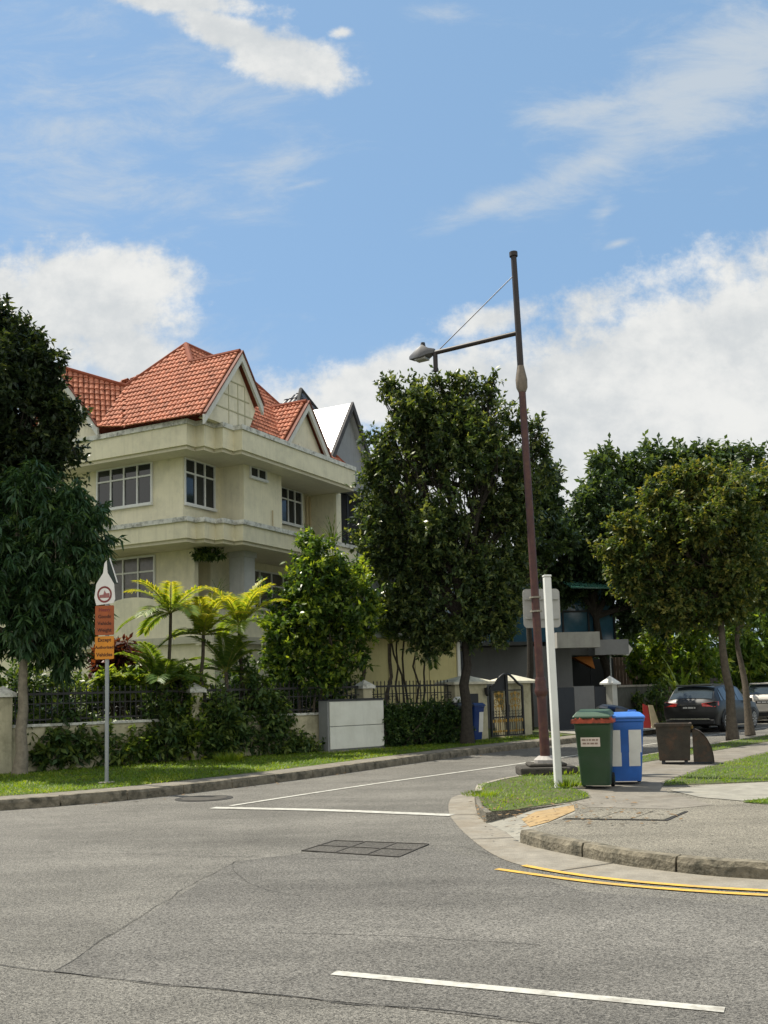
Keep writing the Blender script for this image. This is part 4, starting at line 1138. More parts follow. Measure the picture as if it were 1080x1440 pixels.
# weathered dark bin lying open on the footpath
RUST = mat('weathered_brown_plastic', (.040,.034,.026), .75, .3, 5, dirt=(.13,.06,.03), dscale=4, damt=.45, bump=.3)
ob = thing('open_bin', 'weathered dark brown square bin with its curved lid hanging down at the right', 'bin', (5.28,18.62,bz), -.28)
t_ = MB(); s0, s1 = .27, .31
outer = [(-s0,-s0,.06),(s0,-s0,.06),(s0,s0,.06),(-s0,s0,.06),(-s1,-s1,.72),(s1,-s1,.72),(s1,s1,.72),(-s1,s1,.72)]
inn = [(x*.9,y*.9,.72) for x,y,_ in outer[4:]]+[(x*.9,y*.9,.2) for x,y,_ in outer[:4]]
t_.add(outer+inn, [(3,2,1,0)]+[(i,(i+1)%4,4+(i+1)%4,4+i) for i in range(4)]+[(4+i,4+(i+1)%4,8+(i+1)%4,8+i) for i in range(4)]+[(8+i,8+(i+1)%4,12+(i+1)%4,12+i) for i in range(4)]+[(12,13,14,15)])
tbo = obj('body', t_, RUST, ob, bevel=.015)
obj('rim', MB().b2(-s1-.02,s1+.02,-s1-.02,-s1+.015,.68,.73).b2(-s1-.02,s1+.02,s1-.015,s1+.02,.68,.73).b2(-s1-.02,-s1+.015,-s1+.016,s1-.016,.68,.73).b2(s1-.015,s1+.02,-s1+.016,s1-.016,.68,.73), RUST, tbo)
for sx in (-.2,.2): obj('foot', MB().b2(sx-.03,sx+.03,-.25,.25,0,.06), DKGREY, ob)
cl = []
for i in range(9):
    th = math.pi/2*i/8; cl.append((s1+.02+.36*math.sin(th), -.24, .03+.60*math.cos(th)))
lid = MB().extr([(s1+.02,-.24,.03)]+cl, (0,.03,0)); 
for a, b in zip(cl, cl[1:]): lid.extr([a,b,Vector(b)+Vector((-.02,0,-.02)),Vector(a)+Vector((-.02,0,-.02))], (0,.42,0))
obj('lid', lid, RUST, ob)
obj('hinge', MB().tube([(s1+.02,-.24,.66),(s1+.02,.2,.66)], .03, 8), mat('ochre_hinge', (.20,.13,.04), .8, .3, 8), ob)

# red and cream boards beside the far kerb
rc0 = G(905,1024,.15); rcz = P(905,990,rc0.y).z-.15
rb_ = thing('folded_board', 'red and cream folded board propped upright beyond the blue bin', 'board', (rc0.x+.0,rc0.y,.15), .1)
obj('red_panel', MB().extr([(-.02,0,0),(.26,0,.0),(.20,.04,.72),(.04,.04,.80)], (0,.03,0)), mat('red_board', (.42,.035,.03), .6, .15, 6), rb_)
obj('cream_panel', MB().extr([(.30,.02,0),(.60,.06,.0),(.38,.05,.74),(.22,.03,.76)], (0,.03,0)), mat('cream_board', (.52,.44,.28), .7, .12, 6), rb_)

# arrow shaped direction sign
ap = P(874,912,37.5)
asg = thing('direction_sign', 'white arrow shaped direction sign on a thin post pointing right', 'sign', (ap.x,ap.y,0), .15)
hw = .42
obj('arrow_plate', MB().extr([(-hw,0,ap.z-.22),(.26,0,ap.z-.26),(hw+.02,0,ap.z-.02),(.26,0,ap.z+.20),(-hw,0,ap.z+.24)], (0,.03,0)), WHITE, asg)
obj('post', MB().tube([(-hw-.04,.02,0),(-hw-.04,.02,ap.z+.3)], .03, 8), POLE, asg)

# ------------------------------------------------------------------ parked cars (local y runs forward)
TYRE = mat('tyre', (.015,.015,.015), .85, .2, 9); RIMM = mat('alloy_rim', (.42,.42,.42), .3, .1, 5, metal=.7)
TAIL = mat('tail_lamp_red', (.42,.02,.015), .15, .2, 7, spec=.6, coat=.5); CARG = glassmat('car_glass', (.035,.045,.05), .05); CHR = mat('chrome_trim', (.6,.6,.6), .15, .05, metal=.9)
PLATE = mat('number_plate', (.03,.03,.032), .4, .1); PLTX = mat('plate_lettering', (.6,.6,.58), .5); BUMP = mat('dark_bumper', (.02,.021,.022), .6, .1)
def car(label, loc, rz, paint, suv=True, L=4.4):
    t = thing('parked_car', label, 'car', loc, rz, 'cars parked along the side road')
    W = .90
    # stations: y, half-widths and heights of sill, belt, shoulder, roof edge, roof centre
    ST = [(0.00,.74,.34,.84,.62,.80,.84,.70,.86,.0,.87),(0.05,.80,.28,.885,.60,.87,.90,.76,.96,.0,.98),(0.16,.83,.24,.90,.62,.88,.97,.74,1.06,.0,1.09),
          (.42,.84,.22,.905,.64,.885,.99,.69,1.30,.0,1.34),(.66,.85,.20,.91,.66,.885,.99,.655,1.45,.0,1.50),(1.3,.85,.20,.915,.66,.885,.97,.645,1.50,.0,1.555),
          (2.1,.85,.20,.915,.66,.885,.95,.645,1.50,.0,1.555),(2.65,.85,.20,.915,.66,.885,.94,.655,1.42,.0,1.47),(3.2,.85,.21,.91,.66,.88,.935,.72,1.08,.0,1.13),
          (3.45,.85,.22,.905,.65,.87,.92,.70,.98,.0,1.02),(4.0,.83,.24,.885,.62,.83,.86,.62,.91,.0,.93),(4.32,.78,.28,.83,.55,.74,.74,.5,.77,.0,.78),(4.40,.66,.36,.70,.52,.6,.62,.4,.63,.0,.64)]
    secs = []
    for (y,a,az,b,bz_,c,cz,d,dz,e,ez) in ST:
        half = [(0,az-.02),(a,az),(b,bz_),(c,cz),(d,dz),(d*.55,dz+(ez-dz)*.75)]
        ring = [(x,y*L/4.4,z) for x,z in half]+[(e,y*L/4.4,ez)]+[(-x,y*L/4.4,z) for x,z in half[::-1][:-1]]
        secs.append(ring)
    n = len(secs[0]); mb = MB(); vs = [p for s in secs for p in s]
    fs = [(i*n+k,i*n+(k+1)%n,(i+1)*n+(k+1)%n,(i+1)*n+k) for i in range(len(secs)-1) for k in range(n)]
    fs += [tuple(range(n)), tuple((len(secs)-1)*n+k for k in range(n))[::-1]]
    mb.add(vs, fs); body = obj('body', mb, paint, t, True)
    S = secs; up = Vector((0,0,.006))
    def quad(name, pts, m, off, par=body):
        pts = [Vector(p)+Vector(off) for p in pts]; return obj(name, MB().add(pts, [tuple(range(len(pts)))]), m, par)
    def lerp(a, b, q): return Vector(a).lerp(Vector(b), q)
    # rear window from the tailgate slope
    rw = []
    for i in (2,3,4):
        rw.append((lerp(S[i][4],S[i][5],.12), Vector(S[i][6]), lerp(S[i][8],S[i][7],.12), Vector(S[i][5]), Vector(S[i][7])))
    vs = []; 
    for r in rw: vs += [r[0], r[3], r[1], r[4], r[2]]
    vs = [Vector(v)+Vector((0,-.012,.010)) for v in vs]
    obj('rear_window', MB().add(vs, [(i*5+k,i*5+k+1,(i+1)*5+k+1,(i+1)*5+k) for i in range(2) for k in range(4)]), CARG, body, True)
    for sx, a, b in ((1,3,4),(-1,9,8)):
        for name, i0, i1, q0, q1 in (('quarter_window',3,4,.0,.9),('side_window',4,5,.12,.96),('side_window',5,6,.04,.96),('side_window',6,7,.04,.9)):
            pa, pb = lerp(S[i0][a],S[i1][a],q0), lerp(S[i0][a],S[i1][a],q1); ra_, rb2 = lerp(S[i0][b],S[i1][b],q0), lerp(S[i0][b],S[i1][b],q1)
            if i0 == 3: ra_ = lerp(pa, rb2, .25)
            quad(name, [lerp(pa,ra_,.06),lerp(pb,rb2,.06),lerp(pb,rb2,.88),lerp(pa,ra_,.88)], CARG, (sx*.008,0,.003))
        # tail lamp wraps the corner
        c0 = [Vector((sx*.885,.25,.86)),Vector((sx*.885,.25,.985)),Vector((sx*.76,.055,.975)),Vector((sx*.40,.020,.93)),Vector((sx*.42,.012,.83)),Vector((sx*.83,.03,.82))]
        lm_ = MB(); inn_ = [p+Vector((-sx*.06,.10,0)) for p in c0]; lm_.add(c0+inn_, [tuple(range(6)),tuple(range(6,12))[::-1]]+[(i,(i+1)%6,6+(i+1)%6,6+i) for i in range(6)])
        for v in range(6): lm_.v[v] = (lm_.v[v][0]+sx*.02, lm_.v[v][1]-.035, lm_.v[v][2])
        obj('tail_lamp', lm_, TAIL, t, bevel=.01)
        mi = MB().box((sx*.98,2.95*L/4.4,.98),(.16,.08,.12)); obj('wing_mirror', mi, paint, t, bevel=.03)
        for wy in (.78, 3.48):
            y = wy*L/4.4
            wl = obj('wheel', MB().tube([(sx*.70,y,.325),(sx*.925,y,.325)], .325, 28), TYRE, t, bevel=.03)
            rmb = MB(); rmb.tube([(sx*.90,y,.325),(sx*.915,y,.325)], .075, 10)
            for k in range(10):
                th = 2*math.pi*k/10; rmb.bar((sx*.928,y+.05*math.cos(th),.325+.05*math.sin(th)),(sx*.928,y+.225*math.cos(th),.325+.225*math.sin(th)),.035,.02,up=(1,0,0))
            nn_ = 28
            vs = [(sx*.93,y+r*math.cos(2*math.pi*k/nn_),.325+r*math.sin(2*math.pi*k/nn_)) for k in range(nn_) for r in (.205,.235)]
            rmb.add(vs, [(2*k,2*k+1,2*((k+1)%nn_)+1,2*((k+1)%nn_)) for k in range(nn_)])
            obj('rim', rmb, RIMM, wl)
            vs = [(sx*(.918+.004*math.sin(q)),y+.40*math.cos(q),.325+.40*math.sin(q)) for q in [math.pi*k/14 for k in range(15)]]+[(sx*.926,y+.335*math.cos(q),.325+.335*math.sin(q)) for q in [math.pi*k/14 for k in range(15)]]
            obj('wheel_arch', MB().add(vs, [(k,k+1,16+k,15+k) for k in range(14)]), BUMP, t)
    bm_ = MB().b2(-.80,.80,-.03,.12,.26,.42); obj('lower_bumper', bm_, BUMP, t, bevel=.03)
    obj('chrome_strip', MB().b2(-.66,.66,-.05,-.02,.42,.455), CHR, t)
    np_ = obj('number_plate', MB().b2(-.26,.26,-.022,.03,.74,.85), PLATE, t)
    pm = MB()
    for x0, x1 in ((-.20,-.06),(-.03,.14),(.16,.21)): pm.b2(x0,x1,-.026,-.02,.772,.818)
    obj('blurred_lettering', pm, PLTX, np_)
    obj('garnish', MB().b2(-.34,.34,-.012,.06,.875,.895), CHR, t)
    wp_ = MB().bar((0.0,.28,1.20),(.36,.33,1.25),.02); obj('wiper', wp_, BUMP, t)
    obj('spoiler', MB().extr([(-.62,.60,1.50),(.62,.60,1.50),(.60,.42,1.475),(-.60,.42,1.475)], (0,0,.03)), paint, t)
    return t
DPAINT = mat('charcoal_car_paint', (.012,.013,.014), .4, .05, 2, spec=.35, coat=.1); WPAINT = mat('pearl_car_paint', (.52,.49,.44), .3, .03, 2, spec=.5, coat=.6)
cA = G(935,1026,.0); cB = G(1013,1027,0)
print('car rear', cA, cB)
car('charcoal hatchback parked with its rear towards us, red tail lamps and chrome bumper strip', (9.75,32.4,.0), -math.radians(38), DPAINT)
car('pearl white car parked ahead of the charcoal hatchback', (14.3,38.2,.0), -math.radians(38), WPAINT)

# ------------------------------------------------------------------ vegetation
def leaf_obj(name, pos, dr, nor, L, W, tint, m, parent=None, mid=.45, fold=.0, droop=0.0):
    n = len(pos)
    dr = dr/np.linalg.norm(dr,axis=1,keepdims=True)
    sd = np.cross(dr, nor); ln = np.linalg.norm(sd,axis=1,keepdims=True); sd = sd/np.maximum(ln,1e-6)
    up = np.cross(sd, dr)
    L = np.broadcast_to(np.asarray(L,float),(n,))[:,None]; W = np.broadcast_to(np.asarray(W,float),(n,))[:,None]
    V = np.empty((n,4,3))
    V[:,0] = pos
    c = pos+dr*L*mid
    V[:,1] = c+sd*W*.5+up*fold*W
    V[:,2] = pos+dr*L+np.array([0,0,-1.0])*L*droop
    V[:,3] = c-sd*W*.5+up*fold*W
    me = bpy.data.meshes.new(name)
    me.vertices.add(n*4); me.vertices.foreach_set('co', V.reshape(-1))
    me.loops.add(n*4); me.loops.foreach_set('vertex_index', np.arange(n*4,dtype=np.int32))
    me.polygons.add(n); me.polygons.foreach_set('loop_start', np.arange(0,n*4,4,dtype=np.int32))
    a = me.attributes.new('tint','FLOAT','FACE'); a.data.foreach_set('value', np.clip(tint,0,1).astype(np.float32))
    me.materials.append(m); me.update(); me.validate()
    o = bpy.data.objects.new(name, me); COL.objects.link(o)
    if parent: o.parent = parent
    return o
def unit(rng, n):
    v = rng.normal(size=(n,3)); return v/np.linalg.norm(v,axis=1,keepdims=True)
def lob(px, py, rpx, rpy, Y, dep=None):
    c = P(px,py,Y); k = Y/FOC*1.0
    return (np.array(c), np.array([rpx*k, (dep if dep else (rpx+rpy)*.5*k), rpy*k]))
def crown_leaves(rng, lobes, n_tw, per, L, W, twig=.35, shell=.55, gap=.0, gscale=1.0, droop=.25, updir=.35, tbase=.45, tvar=.3, toplight=.25, clump=0):
    vols = np.array([np.prod(l[1])**.75 for l in lobes]); vols /= vols.sum()
    idx = rng.choice(len(lobes), n_tw, p=vols)
    C = np.array([lobes[i][0] for i in idx]); R = np.array([lobes[i][1] for i in idx])
    if clump:      # leaf masses: each lobe breaks up into several smaller heads with gaps between
        sub = []
        for c, R_ in lobes:
            k = clump; uu = unit(rng, k)
            rr = (.35+.55*rng.random((k,1)))
            sub.append((c+uu*R_*rr, R_*(.26+.22*rng.random((k,1)))))
        pick = rng.integers(0, clump, n_tw)
        C2 = np.array([sub[i][0][j] for i, j in zip(idx, pick)]); R2 = np.array([sub[i][1][j] for i, j in zip(idx, pick)])
        loose = rng.random(n_tw) < .12
        C = np.where(loose[:,None], C, C2); R = np.where(loose[:,None], R, R2)
    u = unit(rng, n_tw); r = (shell+(1.04-shell)*rng.random(n_tw)**.8)[:,None]
    r *= 1+.10*rng.normal(size=(n_tw,1))
    tp = C+u*R*r
    if gap > 0:
        keep = np.array([mnoise.noise(Vector(p*gscale)+Vector((3.3,1.7,9.1))) > -gap*.9+(0) for p in tp])
        keep |= rng.random(n_tw) < .12
        tp, u, R, C = tp[keep], u[keep], R[keep], C[keep]
    n = len(tp)
    td = u+np.array([0,0,updir])+rng.normal(size=(n,3))*.45; td /= np.linalg.norm(td,axis=1,keepdims=True)
    ct = rng.normal(size=n)*.16
    zc = (tp[:,2]-tp[:,2].min())/max(1e-6,np.ptp(tp[:,2]))
    q = rng.random((n,per))
    pos = tp[:,None,:]+td[:,None,:]*(twig*(q[:,:,None]-.3))
    ld = td[:,None,:]*.55+unit(rng,n*per).reshape(n,per,3)*.95+np.array([0,0,-droop])
    nor = unit(rng,n*per).reshape(n,per,3)*.75+np.array([0,0,1.0])
    tint = tbase+ct[:,None]+rng.normal(size=(n,per))*tvar*.5+toplight*(q-.5)  # leaves further out along a twig get a paler tint
    LL = L*(.65+.6*rng.random((n,per)))
    return pos.reshape(-1,3), ld.reshape(-1,3), nor.reshape(-1,3), LL.reshape(-1), (LL*W/L).reshape(-1), tint.reshape(-1), tp
def limb_path(rng, a, b, sag=.0, k=5, j=.12):
    a, b = Vector(a), Vector(b); pts = []
    l = (b-a).length
    for i in range(k+1):
        t = i/k; p = a.lerp(b,t); w = math.sin(math.pi*t)
        pts.append(p+Vector((rng.normal()*j*l*.3*w, rng.normal()*j*l*.3*w, sag*l*w)))
    return pts
def tree(name, label, cat, base, trunk_top, r0, lobes, m, bark, n_tw, per, L, W, seed, group=None, stems=None, twigs=160, **kw):
    rng = np.random.default_rng(seed)
    base = Vector(base); t = thing(name, label, cat, base, 0, group)
    pos, ld, nor, LL, WW, tint, tp = crown_leaves(rng, lobes, n_tw, per, L, W, **kw)
    mb = MB(); b = np.array(base)
    tops = []
    for sb, st_, sr in (stems or [(base, trunk_top, r0)]):
        sb, st_ = Vector(sb), Vector(st_)
        pts = limb_path(rng, sb, st_, 0, 6, .045)
        pts[0] = sb-Vector((0,0,.1))
        rr_ = [sr*(1.35 if i == 0 else 1.0)*(1-.45*i/6) for i in range(7)]
        mb.tube([p-base for p in pts], rr_, 9); tops.append((st_, sr*.55))
    for c, R in lobes:
        tt, tr_ = min(tops, key=lambda q: (q[0]-Vector(c)).length)
        pts = limb_path(rng, tt, Vector(c)+Vector((0,0,.1)), .05, 5)
        mb.tube([p-base for p in pts], [tr_*(1-.75*i/5) for i in range(6)], 6)
        near = [p for p in tp if np.all(np.abs(p-c) < R*1.05)]
        for q in rng.permutation(len(near))[:max(3,int(twigs/len(lobes)))]:
            s = pts[int(rng.integers(2,6))]
            pp_ = limb_path(rng, s, Vector(near[q]), .03, 3)
            mb.tube([p-base for p in pp_], [tr_*.28,tr_*.2,tr_*.13,.006], 4)
    obj('trunk', mb, bark, t, True)
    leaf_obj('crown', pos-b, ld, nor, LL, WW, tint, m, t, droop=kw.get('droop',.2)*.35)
    return t
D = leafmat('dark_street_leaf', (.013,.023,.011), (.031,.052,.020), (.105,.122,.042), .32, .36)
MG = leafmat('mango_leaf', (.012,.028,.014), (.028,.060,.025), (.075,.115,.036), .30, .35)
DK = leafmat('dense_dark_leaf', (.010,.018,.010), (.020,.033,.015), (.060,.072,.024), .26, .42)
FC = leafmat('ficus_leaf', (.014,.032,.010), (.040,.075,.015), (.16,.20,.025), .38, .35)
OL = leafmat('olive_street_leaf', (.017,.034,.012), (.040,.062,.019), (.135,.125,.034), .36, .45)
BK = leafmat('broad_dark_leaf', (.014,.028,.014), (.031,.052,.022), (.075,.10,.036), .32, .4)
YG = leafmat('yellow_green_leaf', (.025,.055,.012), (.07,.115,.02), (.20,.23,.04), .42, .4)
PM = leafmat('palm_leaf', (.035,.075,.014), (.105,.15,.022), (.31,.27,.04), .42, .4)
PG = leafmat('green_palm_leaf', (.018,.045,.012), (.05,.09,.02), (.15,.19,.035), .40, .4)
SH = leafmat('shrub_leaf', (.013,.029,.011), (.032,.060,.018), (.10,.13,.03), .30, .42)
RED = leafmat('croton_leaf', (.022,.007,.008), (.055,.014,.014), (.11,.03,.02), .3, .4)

# street tree in the middle
Y = 26.6
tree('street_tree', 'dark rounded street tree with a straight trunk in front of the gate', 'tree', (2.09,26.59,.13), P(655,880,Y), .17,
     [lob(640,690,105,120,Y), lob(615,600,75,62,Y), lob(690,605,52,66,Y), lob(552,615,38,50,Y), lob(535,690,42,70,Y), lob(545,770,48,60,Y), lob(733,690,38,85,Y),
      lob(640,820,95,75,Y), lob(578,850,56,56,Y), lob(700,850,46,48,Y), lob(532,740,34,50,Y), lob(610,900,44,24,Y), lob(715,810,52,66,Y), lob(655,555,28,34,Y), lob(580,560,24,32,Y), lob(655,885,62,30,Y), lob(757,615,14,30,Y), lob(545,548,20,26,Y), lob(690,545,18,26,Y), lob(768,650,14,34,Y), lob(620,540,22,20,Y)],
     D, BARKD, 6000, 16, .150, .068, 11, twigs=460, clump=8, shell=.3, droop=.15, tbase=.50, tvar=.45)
# left hand trees
Y = 20.6
tree('mango_tree', 'mango tree with long drooping leaves behind the round sign', 'tree', tuple(fpt(-.1,-.55,.13)), P(36,905,20.2), .13,
     [lob(60,790,75,90,Y), lob(-10,760,90,100,Y), lob(108,735,42,52,Y), lob(118,800,36,48,Y), lob(40,880,75,55,Y), lob(-60,870,80,90,Y), lob(108,870,38,52,Y), lob(20,690,80,40,Y), lob(85,930,30,25,Y)],
     MG, BARKP, 2500, 20, .22, .050, 21, twigs=120, clump=12, shell=.4, droop=.75, updir=.15, tbase=.42, twig=.25)
Y = 21.8
tree('dense_tree', 'tall dense blackish green tree rising above the mango tree', 'tree', (-9.3,21.5,.1), P(-20,760,Y), .24,
     [lob(10,545,70,95,Y), lob(-50,520,90,110,Y), lob(62,530,28,48,Y), lob(78,600,34,58,Y), lob(0,640,95,60,Y), lob(66,655,45,35,Y), lob(-30,450,45,35,Y), lob(-60,680,100,90,Y), lob(30,480,34,32,Y)],
     DK, BARKD, 3600, 20, .15, .07, 22, twigs=100, clump=13, shell=.4, droop=.2, tbase=.38)
# bushy ficus in front of the house
Y = 25.2
tree('ficus_tree', 'bushy bright green ficus with several thin stems beside the service cabinet', 'tree', (-2.35,24.75,.12), P(430,960,Y), .06,
     [lob(450,850,62,62,Y), lob(440,795,46,34,Y), lob(398,870,34,52,Y), lob(497,870,34,52,Y), lob(420,930,52,42,Y), lob(480,935,42,38,Y), lob(440,770,22,18,Y)],
     FC, BARK, 1500, 17, .15, .07, 23, twigs=120, clump=9, shell=.35, droop=.2, tbase=.45, toplight=.5,
     stems=[(P(404,1053,24.8).xy.to_3d()+Vector((0,0,.12)),P(408,940,Y),.045),(P(420,1053,24.9).xy.to_3d()+Vector((0,0,.12)),P(422,930,Y),.05),(P(436,1052,25).xy.to_3d()+Vector((0,0,.12)),P(446,930,Y),.045),(P(428,1052,25.2).xy.to_3d()+Vector((0,0,.12)),P(470,920,Y),.035)])
# right hand street trees
Y = 27.6
tree('street_tree', 'olive street tree with yellowing tips and a leaning trunk beside the footpath', 'tree', (9.27,27.11,.13), P(1012,850,Y), .14,
     [lob(965,740,70,64,Y), lob(1010,700,52,42,Y), lob(895,765,52,40,Y), lob(872,740,24,20,Y), lob(862,772,26,18,Y), lob(925,700,30,26,Y), lob(985,668,26,18,Y), lob(985,800,75,48,Y), lob(920,815,52,40,Y), lob(955,680,36,26,Y), lob(1040,770,45,60,Y), lob(890,800,34,40,Y), lob(950,855,50,34,Y), lob(1020,850,50,40,Y)],
     OL, BARK, 4600, 17, .135, .066, 31, twigs=260, clump=10, shell=.3, tbase=.52)
Y = 30
tree('street_tree', 'second olive street tree with a slim trunk just beyond the leaning one', 'tree', (10.58,29.39,.13), P(1036,900,Y), .12,
     [lob(1060,740,55,75,Y), lob(1100,780,60,90,Y), lob(1050,690,40,34,Y), lob(1040,830,42,40,Y), lob(1110,690,50,50,Y)],
     OL, BARK, 2800, 17, .135, .066, 32, twigs=160, clump=10, shell=.3, tbase=.45)
Y = 47
tree('broadleaf_tree', 'tall dark broadleaf tree with a knobbly crown behind the olive street trees', 'tree', (P(930,960,Y).x,Y,0), P(935,800,Y), .4,
     [lob(862,672,42,44,Y), lob(845,700,30,36,Y), lob(930,662,52,40,Y), lob(980,650,34,30,Y), lob(1030,655,40,32,Y), lob(1058,640,16,14,Y), lob(900,740,80,60,Y), lob(1000,720,90,60,Y), lob(960,820,110,70,Y), lob(1075,700,40,60,Y)],
     BK, BARKD, 3000, 16, .34, .17, 33, twigs=60, clump=10, shell=.4, tbase=.48, twig=.7)
Y = 38
tree('shade_tree', 'wide dark shade tree with a leaning trunk over the modern house porch', 'tree', (P(863,965,Y).x,Y,.05), P(838,868,Y), .22,
     [lob(830,745,50,60,Y), lob(790,760,40,50,Y), lob(880,790,60,58,Y), lob(805,815,44,36,Y), lob(850,700,34,30,Y), lob(930,850,45,50,Y), lob(890,860,34,38,Y), lob(760,770,34,40,Y)],
     BK, BARKD, 3300, 15, .2, .1, 34, twigs=160, clump=10, shell=.3, tbase=.35)
Y = 34
tree('garden_tree', 'green garden tree showing to the right of the lamp post above the modern house', 'tree', (P(742,1000,Y).x,Y,.05), P(745,850,Y), .15,
     [lob(757,690,30,46,Y), lob(775,715,22,26,Y), lob(742,750,44,50,Y), lob(780,765,36,34,Y), lob(730,650,22,26,Y), lob(735,800,42,36,Y)],
     BK, BARKD, 1300, 15, .19, .095, 35, twigs=70, clump=8, shell=.35, tbase=.4)
# lower planting at the right
def bush(name, label, lobes, m, seed, n_tw, per, L, W, group=None, **kw):
    rng = np.random.default_rng(seed)
    c = lobes[0][0]; zb = kw.pop('z', .13)
    t = thing(name, label, 'shrub' if 'hedge' not in name else 'hedge', (c[0],c[1],zb), 0, group)
    pos, ld, nor, LL, WW, tint, tp = crown_leaves(rng, lobes, n_tw, per, L, W, **kw)
    b = np.array([c[0],c[1],zb]); pos = pos-b; pos[:,2] = np.maximum(pos[:,2], .01)
    mb = MB()
    for q in rng.permutation(len(tp))[:26]:
        p = Vector(tp[q]-b); mb.tube(limb_path(rng, (p.x*.35,p.y*.35,-.05), p, .05, 3), [.018,.014,.010,.005], 4)
    obj('stems', mb, BARK, t); leaf_obj('foliage', pos, ld, nor, LL, WW, tint, m, t, droop=.1)
    return t
bush('garden_shrub', 'sunlit yellow green shrub beyond the arrow sign', [lob(935,895,45,48,41), lob(985,880,40,45,41), lob(905,930,24,30,41), lob(960,940,60,30,41)], YG, 41, 700, 14, .26, .12, gap=.35, gscale=.8, shell=.4, droop=.2, tbase=.5)
bush('garden_shrub', 'drooping pale green shrub at the edge of the picture above the white car', [lob(1065,900,42,52,44), lob(1035,930,30,34,44), lob(1090,940,40,34,44)], YG, 42, 520, 14, .36, .10, gap=.35, gscale=.8, shell=.4, droop=.6, tbase=.45)
bush('garden_shrub', 'dark shrubs massed behind the timber fence', [lob(1000,930,70,40,50), lob(900,930,60,44,50), lob(1080,900,60,60,52), lob(850,900,40,40,50)], BK, 43, 900, 13, .35, .16, gap=.5, gscale=.6, shell=.4, tbase=.3)
bush('garden_shrub', 'low green shrub growing between the red board and the charcoal car', [lob(925,985,14,22,37), lob(912,1010,22,12,37), lob(890,990,18,18,38)], SH, 44, 220, 12, .16, .07, shell=.3, tbase=.6)
# clipped hedge below the railing
hl_ = []
for k in np.arange(9.35,12.0,.24): p = fpt(k,-.42,.62); hl_.append((np.array(p), np.array([.30,.27,.60])))
bush('clipped_hedge', 'dense dark clipped hedge between the service cabinet and the black bin', hl_, SH, 45, 1900, 14, .085, .045, shell=.6, droop=.05, tbase=.35, twig=.14)

# palms
def palm(label, base, top, r, nfr, L, seed, m, group, up=.55, leaflet=.30, lw=.032, cat='palm', name='palm_tree', stems=None, petiole=.12, trunkm=None):
    rng = np.random.default_rng(seed); base = Vector(base); top = Vector(top)
    t = thing(name, label, cat, base, 0, group)
    mb = MB(); heads = []
    for sb, st_, sr in (stems or [(base, top, r)]):
        pts = limb_path(rng, sb, st_, 0, 6, .06); pts[0] = Vector(sb)-Vector((0,0,.08))
        mb.tube([p-base for p in pts], [sr*(1.25-.06*i) for i in range(7)], 8); heads.append(Vector(st_))
    obj('trunk', mb, trunkm or BARK, t, True)
    for h in heads:
        off = rng.random()*6.3
        for i in range(nfr):
            a = off+i*2.399; el = up+rng.normal()*.18-(.55 if i%3 == 0 else 0)
            l = L*(.8+.4*rng.random())
            hz_ = Vector((math.cos(a),math.sin(a),0)); pts = []
            p = h-base; d = (hz_*math.cos(el)+Vector((0,0,math.sin(el)))); n = 9
            for k in range(n+1):
                pts.append(p.copy()); p = p+d*(l/n); d = (d+Vector((0,0,-.06-.017*k))).normalized()
            st = MB().tube(pts, [.016*(1-.085*k) for k in range(n+1)], 5)
            fr = obj('frond', st, m_stem, t)
            pos, ld, nor, LL, TT = [], [], [], [], []
            for k in range(int(petiole*n*6), n*6):
                q = k/(n*6); j = min(int(q*n), n-1); f = q*n-j
                c = pts[j].lerp(pts[j+1], f); tg = (pts[j+1]-pts[j]).normalized(); sd = tg.cross(Vector((0,0,1))).normalized(); uu = sd.cross(tg)
                for s in (-1,1):
                    dd = sd*s*(.9)+tg*(.45+.5*q)+uu*(.32+rng.normal()*.08)
                    pos.append(c); ld.append(dd); nor.append(uu+sd*s*-.3); LL.append(leaflet*(math.sin(math.pi*(.12+.80*q))**.6)*(.85+.3*rng.random())); TT.append(.5+.28*q+rng.normal()*.13-(.25 if i%3 == 0 else 0))
            leaf_obj('leaflets', np.array(pos), np.array(ld), np.array(nor), np.array(LL), lw, np.array(TT), m, fr, mid=.4, droop=.28)
    return t
m_stem = mat('frond_stem', (.16,.17,.03), .6, .15, 6)
PGp = 'yellow palms in front of the cream house'
def vb(px, Y, z=.13): p = P(px,1060,Y); return Vector((p.x,Y,z))
TRK = mat('ringed_palm_trunk', (.06,.05,.035), .9, .4, 14)
palm('leftmost slim palm with yellow arching fronds in front of the cream house', vb(239,22.9), P(240,862,22.9), .042, 12, 1.15, 51, PM, PGp, trunkm=TRK, up=.75, leaflet=.38, lw=.042)
palm('slim palm with a tight yellow crown between two other yellow palms', vb(284,23.3), P(286,893,23.3), .045, 13, 1.0, 52, PM, PGp, trunkm=TRK, up=1.0, leaflet=.36, lw=.042)
palm('rightmost slim palm of the yellow group beside the ficus', vb(334,24.0), P(337,880,24.0), .045, 13, 1.2, 53, PM, PGp, trunkm=TRK, up=.95, leaflet=.38, lw=.042)
palm('low green palm with broad leaflets beside the fence post', vb(222,22.4), P(228,965,22.4), .05, 11, 1.1, 54, PG, None, up=1.0, leaflet=.38, lw=.046)
palm('green palm with drooping fronds under the yellow palms', vb(318,23.7), P(318,945,23.7), .05, 12, 1.1, 55, PG, None, up=.85, leaflet=.36, lw=.042)
palm('small green palm with pale sunlit tips behind the round sign', vb(168,23.2), P(180,968,23.2), .05, 9, 1.0, 56, YG, None, up=.55, leaflet=.32, lw=.045)
b1 = vb(578,29.2)
